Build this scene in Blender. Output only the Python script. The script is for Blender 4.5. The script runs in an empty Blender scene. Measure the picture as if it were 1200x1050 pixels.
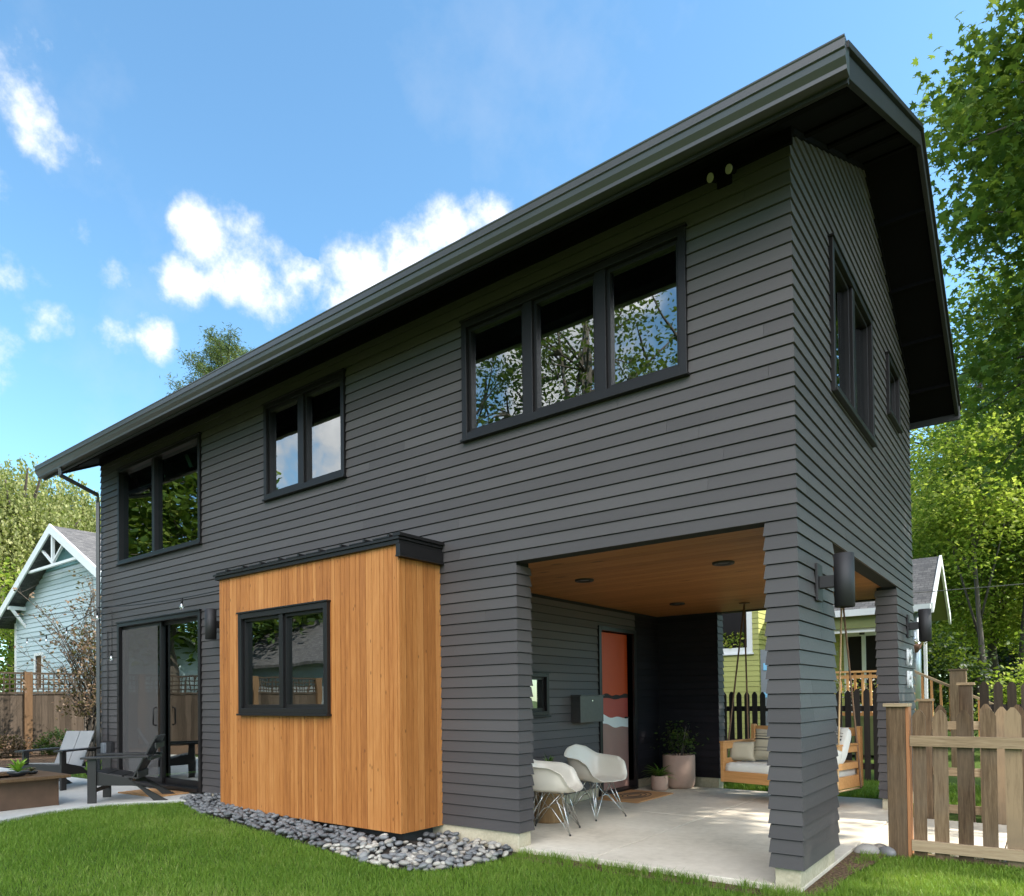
import bpy, math, random
import numpy as np
from mathutils import Vector, Matrix
R = math.radians
random.seed(7); NP = np.random.RandomState(11)
S = bpy.context.scene
COL = S.collection
def clamp(x, a, b): return max(a, min(b, x))
def sstep(x): x = clamp(x, 0, 1); return x*x*(3-2*x)

# ------------------------------------------------------------------ materials
MATS = {}
class NT:
    def __init__(s, name):
        s.m = bpy.data.materials.new(name); s.m.use_nodes = True
        s.t = s.m.node_tree; s.t.nodes.clear()
        s.out = s.n('ShaderNodeOutputMaterial')
    def n(s, typ, **k):
        nd = s.t.nodes.new(typ)
        for a, v in k.items(): setattr(nd, a, v)
        return nd
    def l(s, a, b): s.t.links.new(a, b)
    def attr(s, name='rnd'):
        a = s.n('ShaderNodeAttribute'); a.attribute_name = name; return a.outputs['Fac']
    def coord(s, scale=(1,1,1), kind='Object'):
        c = s.n('ShaderNodeTexCoord'); m = s.n('ShaderNodeMapping'); m.inputs['Scale'].default_value = scale
        s.l(c.outputs[kind], m.inputs['Vector']); return m.outputs[0]
    def noise(s, vec, scale, detail=4, rough=.55):
        n = s.n('ShaderNodeTexNoise'); n.inputs['Scale'].default_value = scale
        n.inputs['Detail'].default_value = detail; n.inputs['Roughness'].default_value = rough
        if vec is not None: s.l(vec, n.inputs['Vector'])
        return n.outputs['Fac']
    def ramp(s, fac, stops):
        r = s.n('ShaderNodeValToRGB'); e = r.color_ramp.elements
        while len(e) < len(stops): e.new(.5)
        for i, (p, c) in enumerate(stops):
            e[i].position = p; e[i].color = (c[0], c[1], c[2], 1)
        s.l(fac, r.inputs['Fac']); return r.outputs['Color']
    def mix(s, fac, a, b, mode='MIX'):
        m = s.n('ShaderNodeMix'); m.data_type = 'RGBA'; m.blend_type = mode
        for sock, v in ((m.inputs[0], fac), (m.inputs[6], a), (m.inputs[7], b)):
            if hasattr(v, 'node'): s.l(v, sock)
            elif isinstance(v, (int, float)): sock.default_value = v
            else: sock.default_value = (v[0], v[1], v[2], 1)
        return m.outputs[2]
    def math(s, op, a, b=None):
        m = s.n('ShaderNodeMath'); m.operation = op
        for i, v in enumerate((a, b)):
            if v is None: continue
            if hasattr(v, 'node'): s.l(v, m.inputs[i])
            else: m.inputs[i].default_value = v
        return m.outputs[0]
    def bump(s, h, strength=.3, dist=.01):
        b = s.n('ShaderNodeBump'); b.inputs['Strength'].default_value = strength; b.inputs['Distance'].default_value = dist
        s.l(h, b.inputs['Height']); return b.outputs[0]
    def pbr(s, col, rough=.6, metal=0, normal=None, spec=None, trans=None):
        p = s.n('ShaderNodeBsdfPrincipled')
        for k, v in (('Base Color', col), ('Roughness', rough), ('Metallic', metal)):
            if hasattr(v, 'node'): s.l(v, p.inputs[k])
            elif k == 'Base Color': p.inputs[k].default_value = (v[0], v[1], v[2], 1)
            else: p.inputs[k].default_value = v
        if spec is not None: p.inputs['Specular IOR Level'].default_value = spec
        if normal is not None: s.l(normal, p.inputs['Normal'])
        s.l(p.outputs[0], s.out.inputs[0]); return p

def plain(name, c, rough=.6, metal=0, var=.12, nscale=6, bump=.0, spec=None):
    t = NT(name); v = t.coord()
    n = t.noise(v, nscale)
    f = t.math('ADD', t.math('MULTIPLY', n, .6), t.math('MULTIPLY', t.attr(), .4))
    col = t.ramp(f, [(.25, tuple(x*(1-var) for x in c)), (.75, tuple(min(1, x*(1+var)) for x in c))])
    t.pbr(col, rough, metal, t.bump(t.noise(v, nscale*8), bump, .004) if bump else None, spec)
    MATS[name] = t.m; return t.m

def wood(name, dark, mid, light, axis=2, rough=.6, ring=18, knots=0, bump=.25, varr=.55, spec=.3, weather=None):
    t = NT(name)
    sc = [ring, ring, ring]; sc[axis] = ring*.06
    rnd = t.attr()
    c = t.n('ShaderNodeTexCoord'); m = t.n('ShaderNodeMapping'); m.inputs['Scale'].default_value = sc
    comb = t.n('ShaderNodeCombineXYZ')
    r30 = t.math('MULTIPLY', rnd, 37.)
    for i in range(3): t.l(r30, comb.inputs[i])
    va = t.n('ShaderNodeVectorMath'); va.operation = 'ADD'
    t.l(c.outputs['Object'], m.inputs['Vector']); t.l(m.outputs[0], va.inputs[0]); t.l(comb.outputs[0], va.inputs[1])
    g = t.noise(va.outputs[0], 2.2, 6, .65)
    g2 = t.noise(va.outputs[0], 9, 3, .6)
    f = t.math('ADD', t.math('MULTIPLY', g, .75), t.math('MULTIPLY', g2, .35))
    f = t.math('ADD', f, t.math('MULTIPLY', t.math('SUBTRACT', rnd, .5), varr))
    col = t.ramp(f, [(.22, dark), (.52, mid), (.85, light)])
    if knots:
        v2 = t.n('ShaderNodeTexVoronoi'); v2.inputs['Scale'].default_value = knots
        m2 = t.n('ShaderNodeMapping'); s2 = [1, 1, 1]; s2[axis] = .42; m2.inputs['Scale'].default_value = s2
        vb = t.n('ShaderNodeVectorMath'); vb.operation = 'ADD'
        t.l(c.outputs['Object'], m2.inputs['Vector']); t.l(m2.outputs[0], vb.inputs[0]); t.l(comb.outputs[0], vb.inputs[1])
        t.l(vb.outputs[0], v2.inputs['Vector'])
        kk = t.ramp(v2.outputs['Distance'], [(.0, (1, 1, 1)), (.06, (.85, .85, .85)), (.12, (0, 0, 0))])
        col = t.mix(t.math('MULTIPLY', kk, .75), col, tuple(x*.28 for x in dark))
    if weather:
        w = t.noise(t.coord((1, 1, 1)), 1.3, 5)
        wf = t.ramp(w, [(.45, (0, 0, 0)), (.7, (.7, .7, .7))])
        col = t.mix(wf, col, weather)
    t.pbr(col, rough, 0, t.bump(f, bump, .004), spec)
    MATS[name] = t.m; return t.m

def leafmat(name, stops, trans=.45, rough=.5):
    t = NT(name)
    f = t.math('ADD', t.math('MULTIPLY', t.attr(), .65), t.math('MULTIPLY', t.noise(t.coord(), .9, 3), .4))
    col = t.ramp(f, stops)
    p = t.pbr(col, rough, 0, None, .25)
    tr = t.n('ShaderNodeBsdfTranslucent')
    tc = t.mix(.5, col, (.30, .42, .03), 'MIX')
    t.l(tc, tr.inputs['Color'])
    mx = t.n('ShaderNodeMixShader'); mx.inputs[0].default_value = trans
    t.l(p.outputs[0], mx.inputs[1]); t.l(tr.outputs[0], mx.inputs[2]); t.l(mx.outputs[0], t.out.inputs[0])
    MATS[name] = t.m; return t.m

# charcoal siding
t = NT('charcoal_siding'); v = t.coord()
n1 = t.noise(t.coord((.6, .6, 2.5)), 1.6, 5); n2 = t.noise(v, 60, 3)
f = t.math('ADD', t.math('MULTIPLY', n1, .5), t.math('MULTIPLY', t.attr(), .5))
col = t.ramp(f, [(.2, (.070, .062, .061)), (.8, (.094, .084, .082))])
gr = t.noise(t.coord((2, 2, 45)), 6, 4)
t.pbr(col, t.math('ADD', t.math('MULTIPLY', n2, .12), .44), 0, t.bump(gr, .22, .003), .2)
MATS['siding'] = t.m
plain('soffit_black', (.0075, .0065, .008), .9, spec=.04)
plain('siding_shaded', (.018, .016, .019), .7, 0, .15, spec=.1)  # darker siding copy, rear carport shade put into its colour
plain('void_black', (.012, .012, .013), .9)
plain('trim_black', (.013, .011, .011), .4, 0, .15, spec=.3)
plain('gutter', (.080, .078, .078), .33, .3, .10, 2)
plain('fascia', (.026, .025, .025), .5, spec=.25)
plain('roof_metal', (.05, .055, .058), .4, .4)
plain('interior', (.62, .61, .57), .8)
plain('interior_dark', (.05, .048, .045), .8)
plain('oak_floor', (.42, .33, .22), .6)
plain('interior_white', (.62, .61, .58), .8)
plain('lamp_black', (.018, .016, .017), .6, 0)
plain('steel', (.62, .62, .60), .25, .95, .05)
plain('brushed', (.11, .105, .10), .45, .6, .15, 20)
plain('galvanised', (.45, .50, .54), .38, .7, .2, 8)
plain('shell_white', (.66, .61, .52), .32, 0, .04, 3)
plain('white_paint', (.74, .75, .74), .5, 0, .05)
plain('rubber', (.02, .02, .02), .7)
plain('pale_vent', (.5, .46, .38), .4, 0, .2)
plain('adirondack', (.020, .0165, .0155), .42, 0, .2)
plain('adirondack_grey', (.24, .235, .23), .5, 0, .08)
plain('planter', (.40, .27, .21), .7, 0, .15, 9, .1)
plain('rope', (.42, .28, .14), .8, 0, .2, 60)
plain('rope_dark', (.17, .10, .055), .8, 0, .2, 60)
plain('cushion_white', (.66, .64, .58), .9, 0, .06, 8)
plain('cushion_cream', (.42, .37, .27), .9, 0, .08, 12)
plain('stripe_dark', (.03, .028, .028), .9)
plain('soil', (.035, .024, .016), .95, 0, .3, 20, .4)
plain('blue_siding', (.46, .55, .58), .65, 0, .05, 2)
plain('teal_paint', (.13, .27, .28), .6)
plain('green_siding', (.38, .385, .12), .65, 0, .06, 2)
plain('green_dark', (.17, .19, .07), .7)
plain('grey_paint', (.22, .24, .26), .5)
plain('blue_sticker', (.25, .55, .8), .4)
plain('rust_steel', (.135, .075, .045), .6, .25, .45, 4)
plain('bowl_black', (.02, .02, .022), .35)
plain('basket_brown', (.10, .045, .025), .9, 0, .4, 30)
plain('wire', (.012, .012, .012), .6)
plain('power_line', (.16, .15, .13), .7)
plain('door_orange', (.50, .062, .010), .5, 0, .06)
plain('door_coral', (.42, .07, .05), .5, 0, .06)
plain('door_pink', (.34, .19, .155), .5, 0, .05)
plain('stone_house', (.35, .36, .37), .8)
wood('cedar', (.25, .080, .020), (.43, .158, .040), (.58, .25, .078), 2, .55, 18, 12, .25, .30)
wood('ceiling_cedar', (.19, .075, .022), (.30, .125, .04), (.40, .18, .062), 0, .5, 16, 3, .15, .25)
wood('bed_wood', (.34, .15, .05), (.50, .25, .09), (.60, .33, .14), 0, .5, 14, 0, .1, .2)
wood('picket_wood', (.055, .033, .018), (.145, .093, .052), (.31, .215, .125), 2, .8, 22, 3.5, .5, .65, .2, (.15, .118, .085))
wood('rail_wood', (.13, .09, .05), (.29, .205, .12), (.46, .35, .22), 0, .8, 22, 0, .5, .4, .2)
wood('fresh_edge', (.30, .12, .05), (.42, .19, .08), (.5, .25, .12), 2, .7, 20)
wood('fence_dark', (.026, .018, .012), (.050, .036, .025), (.085, .062, .045), 2, .85, 18, 0, .4, .5, .2)
wood('fence_post', (.07, .038, .018), (.12, .068, .034), (.17, .105, .055), 2, .8, 18, 0, .3, .3, .2)
wood('fence_black', (.022, .018, .015), (.04, .032, .027), (.065, .052, .043), 2, .85, 18, 0, .3, .4, .2)
wood('deck_orange', (.36, .15, .045), (.52, .25, .085), (.62, .33, .13), 2, .6, 16)
wood('stump', (.16, .085, .035), (.28, .165, .075), (.40, .26, .13), 2, .7, 16, 0, .4, .1)
wood('coir', (.42, .20, .075), (.52, .27, .11), (.60, .33, .15), 0, .95, 40, 0, .6, .1)
wood('bark', (.035, .028, .022), (.085, .07, .055), (.17, .145, .12), 2, .9, 12, 0, .9, .2)
leafmat('maple_leaf', [(.2, (.022, .052, .014)), (.45, (.055, .110, .022)), (.68, (.125, .19, .032)), (.92, (.38, .40, .08))], .42)
leafmat('lime_leaf', [(.1, (.07, .12, .02)), (.38, (.20, .28, .04)), (.62, (.42, .46, .08)), (.85, (.62, .60, .14))], .55)
leafmat('willow_leaf', [(.1, (.09, .105, .04)), (.5, (.23, .245, .09)), (.9, (.42, .41, .18))], .4)
leafmat('dark_leaf', [(.2, (.016, .034, .010)), (.55, (.035, .068, .016)), (.9, (.08, .12, .03))], .3)
leafmat('fir_needle', [(.2, (.03, .055, .022)), (.55, (.07, .10, .035)), (.9, (.15, .17, .06))], .2)
leafmat('dry_leaf', [(.2, (.06, .035, .022)), (.55, (.14, .085, .055)), (.9, (.24, .17, .11))], .2)
leafmat('house_plant', [(.2, (.03, .07, .015)), (.55, (.08, .17, .03)), (.9, (.22, .34, .07))], .3)
leafmat('bright_plant', [(.2, (.10, .22, .02)), (.55, (.25, .45, .04)), (.9, (.45, .6, .1))], .35)
leafmat('grass_blade', [(.12, (.055, .115, .012)), (.4, (.115, .215, .022)), (.7, (.20, .31, .04)), (.93, (.40, .40, .14))], .35, .5)

t = NT('concrete'); v = t.coord()
f = t.math('ADD', t.math('MULTIPLY', t.noise(v, 1.1, 6, .6), .7), t.math('MULTIPLY', t.noise(v, 14, 4), .3))
col = t.ramp(f, [(.3, (.46, .40, .31)), (.48, (.62, .55, .44)), (.72, (.76, .69, .57))])
t.pbr(col, .8, 0, t.bump(t.noise(v, 90, 4), .25, .003), .3); MATS['concrete'] = t.m
t = NT('patio_concrete'); v = t.coord()
f = t.math('ADD', t.math('MULTIPLY', t.noise(v, 1.5, 6, .6), .7), t.math('MULTIPLY', t.noise(v, 20, 4), .3))
col = t.ramp(f, [(.3, (.46, .435, .39)), (.7, (.64, .61, .55))])
t.pbr(col, .8, 0, t.bump(t.noise(v, 90, 4), .2, .003), .3); MATS['patio'] = t.m
t = NT('footing'); v = t.coord()
f = t.math('ADD', t.math('MULTIPLY', t.noise(v, 3, 6, .6), .6), t.math('MULTIPLY', t.noise(v, 40, 4), .4))
col = t.ramp(f, [(.3, (.36, .31, .21)), (.55, (.55, .48, .34)), (.75, (.62, .57, .45))])
t.pbr(col, .85, 0, t.bump(t.noise(v, 50, 5), .5, .006), .3); MATS['footing'] = t.m
t = NT('stone'); v = t.coord()
f = t.math('ADD', t.math('MULTIPLY', t.attr(), .8), t.math('MULTIPLY', t.noise(v, 25, 4), .25))
oi = t.n('ShaderNodeObjectInfo')
f = t.math('ADD', t.math('MULTIPLY', oi.outputs['Random'], .75), t.math('MULTIPLY', f, .35))
col = t.ramp(f, [(.1, (.10, .098, .097)), (.32, (.17, .168, .166)), (.52, (.25, .242, .23)), (.72, (.34, .295, .24)), (.92, (.48, .44, .37))])
t.pbr(col, .55, 0, t.bump(t.noise(v, 60, 4), .15, .003), .4); MATS['stone'] = t.m
t = NT('turf_soil'); v = t.coord()
f = t.math('ADD', t.math('MULTIPLY', t.noise(v, .8, 5), .5), t.math('MULTIPLY', t.noise(v, 30, 4), .5))
col = t.ramp(f, [(.3, (.05, .07, .016)), (.7, (.09, .14, .025))])
t.pbr(col, .95, 0, t.bump(t.noise(v, 60, 5), .8, .02), .1); MATS['turf'] = t.m
t = NT('mulch'); v = t.coord()
f = t.noise(v, 45, 5, .7)
col = t.ramp(f, [(.3, (.045, .028, .018)), (.5, (.13, .08, .05)), (.7, (.27, .19, .12))])
t.pbr(col, .95, 0, t.bump(f, 1, .02), .1); MATS['mulch'] = t.m
t = NT('shingle'); b = t.n('ShaderNodeTexBrick'); t.l(t.coord((1, 1, 1)), b.inputs['Vector'])
b.inputs['Scale'].default_value = 3.2; b.inputs['Color1'].default_value = (.085, .082, .084, 1); b.inputs['Color2'].default_value = (.15, .142, .14, 1)
b.inputs['Mortar'].default_value = (.07, .07, .07, 1); b.inputs['Mortar Size'].default_value = .02
col = t.mix(.5, b.outputs['Color'], t.ramp(t.noise(t.coord(), 30, 3), [(.3, (.5, .5, .5)), (.7, (1.3, 1.3, 1.3))]), 'MULTIPLY')
t.pbr(col, .9, 0, None, .2); MATS['shingle'] = t.m

# glass: physical-ish pane, mirror at Fresnel strength over a tinted see-through
def glassmat(name, tint, ior=2.5):
    t = NT(name)
    fr = t.n('ShaderNodeFresnel'); fr.inputs['IOR'].default_value = ior
    tr = t.n('ShaderNodeBsdfTransparent'); tr.inputs[0].default_value = (*tint, 1)
    gl = t.n('ShaderNodeBsdfGlossy'); gl.inputs['Roughness'].default_value = .0
    gl.inputs['Color'].default_value = (.93, .97, .96, 1)
    b = t.bump(t.noise(t.coord(), 1.4, 2), .035, .05); t.l(b, gl.inputs['Normal'])
    mx = t.n('ShaderNodeMixShader'); t.l(fr.outputs[0], mx.inputs[0]); t.l(tr.outputs[0], mx.inputs[1]); t.l(gl.outputs[0], mx.inputs[2])
    t.l(mx.outputs[0], t.out.inputs[0]); MATS[name] = t.m
glassmat('glass', (.62, .70, .66), 3.9)
glassmat('glass_green', (.50, .78, .68), 2.9)
t = NT('insect_screen')
df = t.n('ShaderNodeBsdfDiffuse'); df.inputs[0].default_value = (.13, .12, .115, 1)
tr = t.n('ShaderNodeBsdfTransparent')
mx = t.n('ShaderNodeMixShader'); mx.inputs[0].default_value = .6
t.l(tr.outputs[0], mx.inputs[1]); t.l(df.outputs[0], mx.inputs[2]); t.l(mx.outputs[0], t.out.inputs[0]); MATS['screen'] = t.m
t = NT('bulb_glass')
g = t.n('ShaderNodeBsdfGlossy'); g.inputs['Roughness'].default_value = .05
tr = t.n('ShaderNodeBsdfTransparent'); mx = t.n('ShaderNodeMixShader'); mx.inputs[0].default_value = .5
t.l(tr.outputs[0], mx.inputs[1]); t.l(g.outputs[0], mx.inputs[2]); t.l(mx.outputs[0], t.out.inputs[0]); MATS['bulb'] = t.m

# ------------------------------------------------------------------ mesh builder
class MB:
    def __init__(s): s.v = []; s.f = []; s.r = []; s.sm = []
    def add(s, vs, fs, r=None, smooth=False):
        b = len(s.v); r = random.random() if r is None else r
        s.v += [tuple(p) for p in vs]
        for f in fs: s.f.append([b+i for i in f]); s.r.append(r); s.sm.append(smooth)
        return s
    def box(s, x0, x1, y0, y1, z0, z1, r=None):
        if x0 > x1: x0, x1 = x1, x0
        if y0 > y1: y0, y1 = y1, y0
        if z0 > z1: z0, z1 = z1, z0
        return s.add([(x0,y0,z0),(x1,y0,z0),(x1,y1,z0),(x0,y1,z0),(x0,y0,z1),(x1,y0,z1),(x1,y1,z1),(x0,y1,z1)],
              [(0,3,2,1),(4,5,6,7),(0,1,5,4),(1,2,6,5),(2,3,7,6),(3,0,4,7)], r)
    def hexa(s, p, r=None):   # 8 points, bottom ring then top ring
        return s.add(p, [(0,3,2,1),(4,5,6,7),(0,1,5,4),(1,2,6,5),(2,3,7,6),(3,0,4,7)], r)
    def beam(s, a, b, w, h, up=(0,0,1), r=None):
        a, b = Vector(a), Vector(b); d = (b-a).normalized(); up = Vector(up)
        sd = d.cross(up).normalized()*w/2; u = sd.cross(d).normalized()*h/2
        return s.hexa([a-sd-u, a+sd-u, b+sd-u, b-sd-u, a-sd+u, a+sd+u, b+sd+u, b-sd+u], r)
    def prism(s, poly, fn, d0, d1, r=None):  # poly of (a,b); fn(a,b,d)->xyz
        n = len(poly)
        vs = [fn(a, b, d0) for a, b in poly]+[fn(a, b, d1) for a, b in poly]
        fs = [tuple(range(n-1, -1, -1)), tuple(range(n, 2*n))]+[(i, (i+1) % n, n+(i+1) % n, n+i) for i in range(n)]
        return s.add(vs, fs, r)
    def tube(s, pts, rad, n=8, cap=True, r=None, smooth=True):
        pts = [Vector(p) for p in pts]; m = len(pts)
        rad = [rad]*m if isinstance(rad, (int, float)) else list(rad)
        vs = []; ref = None
        for i, p in enumerate(pts):
            d = (pts[min(i+1, m-1)]-pts[max(i-1, 0)])
            if d.length < 1e-9: d = Vector((0, 0, 1))
            d.normalize()
            if ref is None: ref = Vector((1, 0, 0)) if abs(d.x) < .9 else Vector((0, 1, 0))
            a = (ref-d*ref.dot(d)).normalized(); ref = a; b = d.cross(a)
            for k in range(n):
                t = 2*math.pi*k/n; vs.append(p+(a*math.cos(t)+b*math.sin(t))*rad[i])
        fs = [(i*n+k, i*n+(k+1) % n, (i+1)*n+(k+1) % n, (i+1)*n+k) for i in range(m-1) for k in range(n)]
        s.add(vs, fs, r, smooth)
        if cap:
            b = len(s.v)-m*n; rr = s.r[-1]
            s.f.append([b+k for k in range(n-1, -1, -1)]); s.f.append([b+(m-1)*n+k for k in range(n)])
            s.r += [rr, rr]; s.sm += [False, False]
        return s
    def lathe(s, prof, c=(0,0,0), n=32, r=None, smooth=True):
        vs = [(c[0]+q*math.cos(2*math.pi*k/n), c[1]+q*math.sin(2*math.pi*k/n), c[2]+z) for q, z in prof for k in range(n)]
        fs = [(i*n+k, i*n+(k+1) % n, (i+1)*n+(k+1) % n, (i+1)*n+k) for i in range(len(prof)-1) for k in range(n)]
        return s.add(vs, fs, r, smooth)
    def build(s, name, mat, parent=None, bevel=0, local=None):
        me = bpy.data.meshes.new(name)
        off = Vector(parent_world(parent)) if parent else Vector((0, 0, 0))
        if local: off = Vector((0, 0, 0))
        me.from_pydata([tuple(Vector(p)-off) for p in s.v], [], s.f)
        at = me.attributes.new('rnd', 'FLOAT', 'FACE'); at.data.foreach_set('value', s.r)
        me.polygons.foreach_set('use_smooth', s.sm)
        me.materials.append(MATS[mat]); me.update()
        o = bpy.data.objects.new(name, me); COL.objects.link(o)
        if parent: o.parent = parent
        if bevel:
            m = o.modifiers.new('bevel', 'BEVEL'); m.width = bevel; m.segments = 2; m.limit_method = 'ANGLE'
        return o
def parent_world(p):
    v = Vector((0, 0, 0))
    while p: v += Vector(p.location); p = p.parent
    return v
def tag(o, label=None, cat=None, group=None, kind=None):
    if label: o['label'] = label
    if cat: o['category'] = cat
    if group: o['group'] = group
    if kind: o['kind'] = kind
    return o
def thing(name, label, cat, loc=(0,0,0), rz=0, group=None):
    o = bpy.data.objects.new(name, None); COL.objects.link(o); o.location = loc; o.rotation_euler = (0, 0, rz)
    o.empty_display_size = .2
    return tag(o, label, cat, group)
def copy_tree(o, parent=None):
    c = o.copy(); COL.objects.link(c); c.parent = parent
    for ch in [x for x in bpy.data.objects if x.parent == o]: copy_tree(ch, c)
    return c

def leaves(name, P, size, mat, parent=None, shape='diamond', up=.6, N=None, stretch=None, rnd=None, local=False):
    """P (n,3) centres; random oriented leaf polygons, built with numpy"""
    n = len(P)
    shp = {'diamond': [(0,-.5),(.28,-.1),(.2,.25),(0,.5),(-.2,.25),(-.28,-.1)],
           'maple': [(0,-.45),(.12,-.2),(.48,-.28),(.30,-.02),(.52,.16),(.20,.16),(.17,.34),(0,.58),(-.17,.34),(-.20,.16),(-.52,.16),(-.30,-.02),(-.48,-.28),(-.12,-.2)],
           'thin': [(0,-.5),(.09,0),(0,.5),(-.09,0)],
           'quad': [(-.4,-.35),(.35,-.42),(.42,.3),(-.3,.42)]}[shape]
    K = len(shp); shp = np.array(shp)
    nrm = NP.normal(size=(n, 3)); nrm /= np.linalg.norm(nrm, axis=1)[:, None]
    nrm[:, 2] = np.abs(nrm[:, 2])+up; nrm /= np.linalg.norm(nrm, axis=1)[:, None]
    a = NP.normal(size=(n, 3))
    if stretch is not None: a = stretch+a*.25
    a -= nrm*np.sum(a*nrm, axis=1)[:, None]; a /= np.linalg.norm(a, axis=1)[:, None]
    b = np.cross(nrm, a)
    sz = np.asarray(size)*(NP.uniform(.65, 1.3, n)); 
    rr = (shp**2).sum(1)
    V = P[:, None, :]+sz[:, None, None]*(shp[None, :, 0, None]*b[:, None, :]+shp[None, :, 1, None]*a[:, None, :]-.45*rr[None, :, None]*nrm[:, None, :])
    off = np.array(parent_world(parent)) if parent and not local else np.zeros(3)
    V = (V.reshape(-1, 3)-off).astype(np.float32)
    me = bpy.data.meshes.new(name)
    me.vertices.add(n*K); me.vertices.foreach_set('co', V.ravel())
    me.loops.add(n*K); me.loops.foreach_set('vertex_index', np.arange(n*K, dtype=np.int32))
    me.polygons.add(n); me.polygons.foreach_set('loop_start', np.arange(0, n*K, K, dtype=np.int32))
    me.update(calc_edges=True)
    at = me.attributes.new('rnd', 'FLOAT', 'FACE')
    at.data.foreach_set('value', (NP.uniform(0, 1, n) if rnd is None else rnd).astype(np.float32))
    me.materials.append(MATS[mat])
    o = bpy.data.objects.new(name, me); COL.objects.link(o)
    if parent: o.parent = parent
    return o

# ------------------------------------------------------------------ lap siding
def lap(mb, gap, org, u, n, segs, z0, reveal, ncourse, opens=(), proud=.018, ztop=None, joints=0, clip=None, gaph=.007):
    """mb: boards. org + u*U + n*T + z.  segs: list of (ua,ub,zlo,zhi,mitreA,mitreB)"""
    org, u, n = Vector(org), Vector(u), Vector(n)
    def P(U, T, z): return org+u*U+n*T+Vector((0, 0, z))
    for c in range(ncourse):
        zb = z0+c*reveal; zt = zb+reveal-gaph
        if ztop is not None and zb >= ztop-.01: break
        if ztop is not None: zt = min(zt, ztop)
        cuts = {zb, zt}
        for o in opens:
            for z in (o[2], o[3]):
                if zb+.002 < z < zt-.002: cuts.add(z)
        for sgm in segs:
            for z in (sgm[2], sgm[3]):
                if zb+.002 < z < zt-.002: cuts.add(z)
        cuts = sorted(cuts)
        jr = {}
        jo = random.uniform(0, joints) if joints else 0
        for za, zc in zip(cuts[:-1], cuts[1:]):
            zm = (za+zc)/2
            for (ua, ub, zlo, zhi, mA, mB) in segs:
                if not (zlo-.001 <= zm <= zhi+.001): continue
                if clip:
                    ca, cb = clip(zb); ua2, ub2 = max(ua, ca), min(ub, cb)
                    if ub2-ua2 < .02: continue
                else: ua2, ub2 = ua, ub
                iv = [(ua2, ub2, mA and ua2 == ua, mB and ub2 == ub)]
                for o in opens:
                    if o[2] < zm < o[3]:
                        nv = []
                        for a, b, x, y in iv:
                            if o[1] <= a or o[0] >= b: nv.append((a, b, x, y)); continue
                            if o[0] > a: nv.append((a, o[0], x, False))
                            if o[1] < b: nv.append((o[1], b, False, y))
                        iv = nv
                if joints:
                    nv = []
                    for a, b, x, y in iv:
                        k = math.floor((a-jo)/joints)+1; cur = a; fx = x
                        while jo+k*joints < b:
                            q = jo+k*joints
                            if q-cur > .15 and b-q > .15:
                                nv.append((cur, q-.0009, fx, False)); cur = q+.0009; fx = False
                            k += 1
                        nv.append((cur, b, fx, y))
                    iv = nv
                for a, b, x, y in iv:
                    if b-a < .004: continue
                    key = (round(a, 2), round(b, 2)); r = jr.setdefault(key, random.random())
                    def T(z): return proud*(1-.72*(z-zb)/reveal)
                    t0, t1 = T(za), T(zc)
                    a0, a1 = (a-t0, a-t1) if x else (a, a)
                    b0, b1 = (b+t0, b+t1) if y else (b, b)
                    mb.hexa([P(a0, t0, za), P(b0, t0, za), P(b, 0, za), P(a, 0, za),
                             P(a1, t1, zc), P(b1, t1, zc), P(b, 0, zc), P(a, 0, zc)], r)

# ================================================================== THE HOUSE
L, W = 10.873, 5.30
XC = -2.446          # left edge of carport opening
XI = -3.497          # inner carport wall
HZ = 2.59; Z0 = .13; RV = (HZ-Z0)/24
BX0, BX1, BY, BZ = -6.41, -3.375, -.566, 2.79
EY, EZ, SL = -.698, 5.17, .4985     # eave line and roof slope
RY = W/2
def zroof(y): return EZ+SL*(min(y, W-y)-EY) if True else 0
TH = .20
house = thing('house', 'two storey charcoal lap sided house with an open carport and a cedar clad bay', 'house')

wins_front = [(-10.22, -7.785, 3.53, 5.02), (-6.29, -4.77, 3.84, 5.01), (-3.04, -.765, 3.825, 4.955)]
slider = (-10.26, -7.80, .12, 2.60)
def zwt(y): return zroof(y)-TH+.03
m = MB()
fo = [w for w in wins_front]+[slider, (BX0, BX1, 0, BZ+.02), (XC, -.206, 0, HZ)]
lap(m, None, (0,0,0), (1,0,0), (0,-1,0), [(-L, XC, Z0, HZ, True, True), (-.206, 0, Z0, HZ, True, True), (-L, 0, HZ, 5.36, True, True)],
    Z0, RV, 60, fo, ztop=5.33, joints=3.66)
m.build('front_wall', 'siding', house)
# end wall (x=0), gable
ew = [(1.07, 2.745, 3.86, 5.12), (3.64, 4.37, 4.48, 5.14)]
def clipE(z):
    k = (z-(EZ-TH)+.0)/SL+EY
    return (max(0, k), min(W, W-k)) if k > 0 else (0, W)
m = MB()
lap(m, None, (0,0,0), (0,1,0), (1,0,0), [(0, 1.02, Z0, HZ, True, True), (4.07, W, Z0, HZ, True, True), (0, W, HZ, 6.9, True, True)],
    Z0, RV, 70, ew+[(1.02, 4.07, 0, HZ)], clip=clipE, ztop=6.6, joints=3.66)
m.build('end_wall', 'siding', house)
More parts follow.
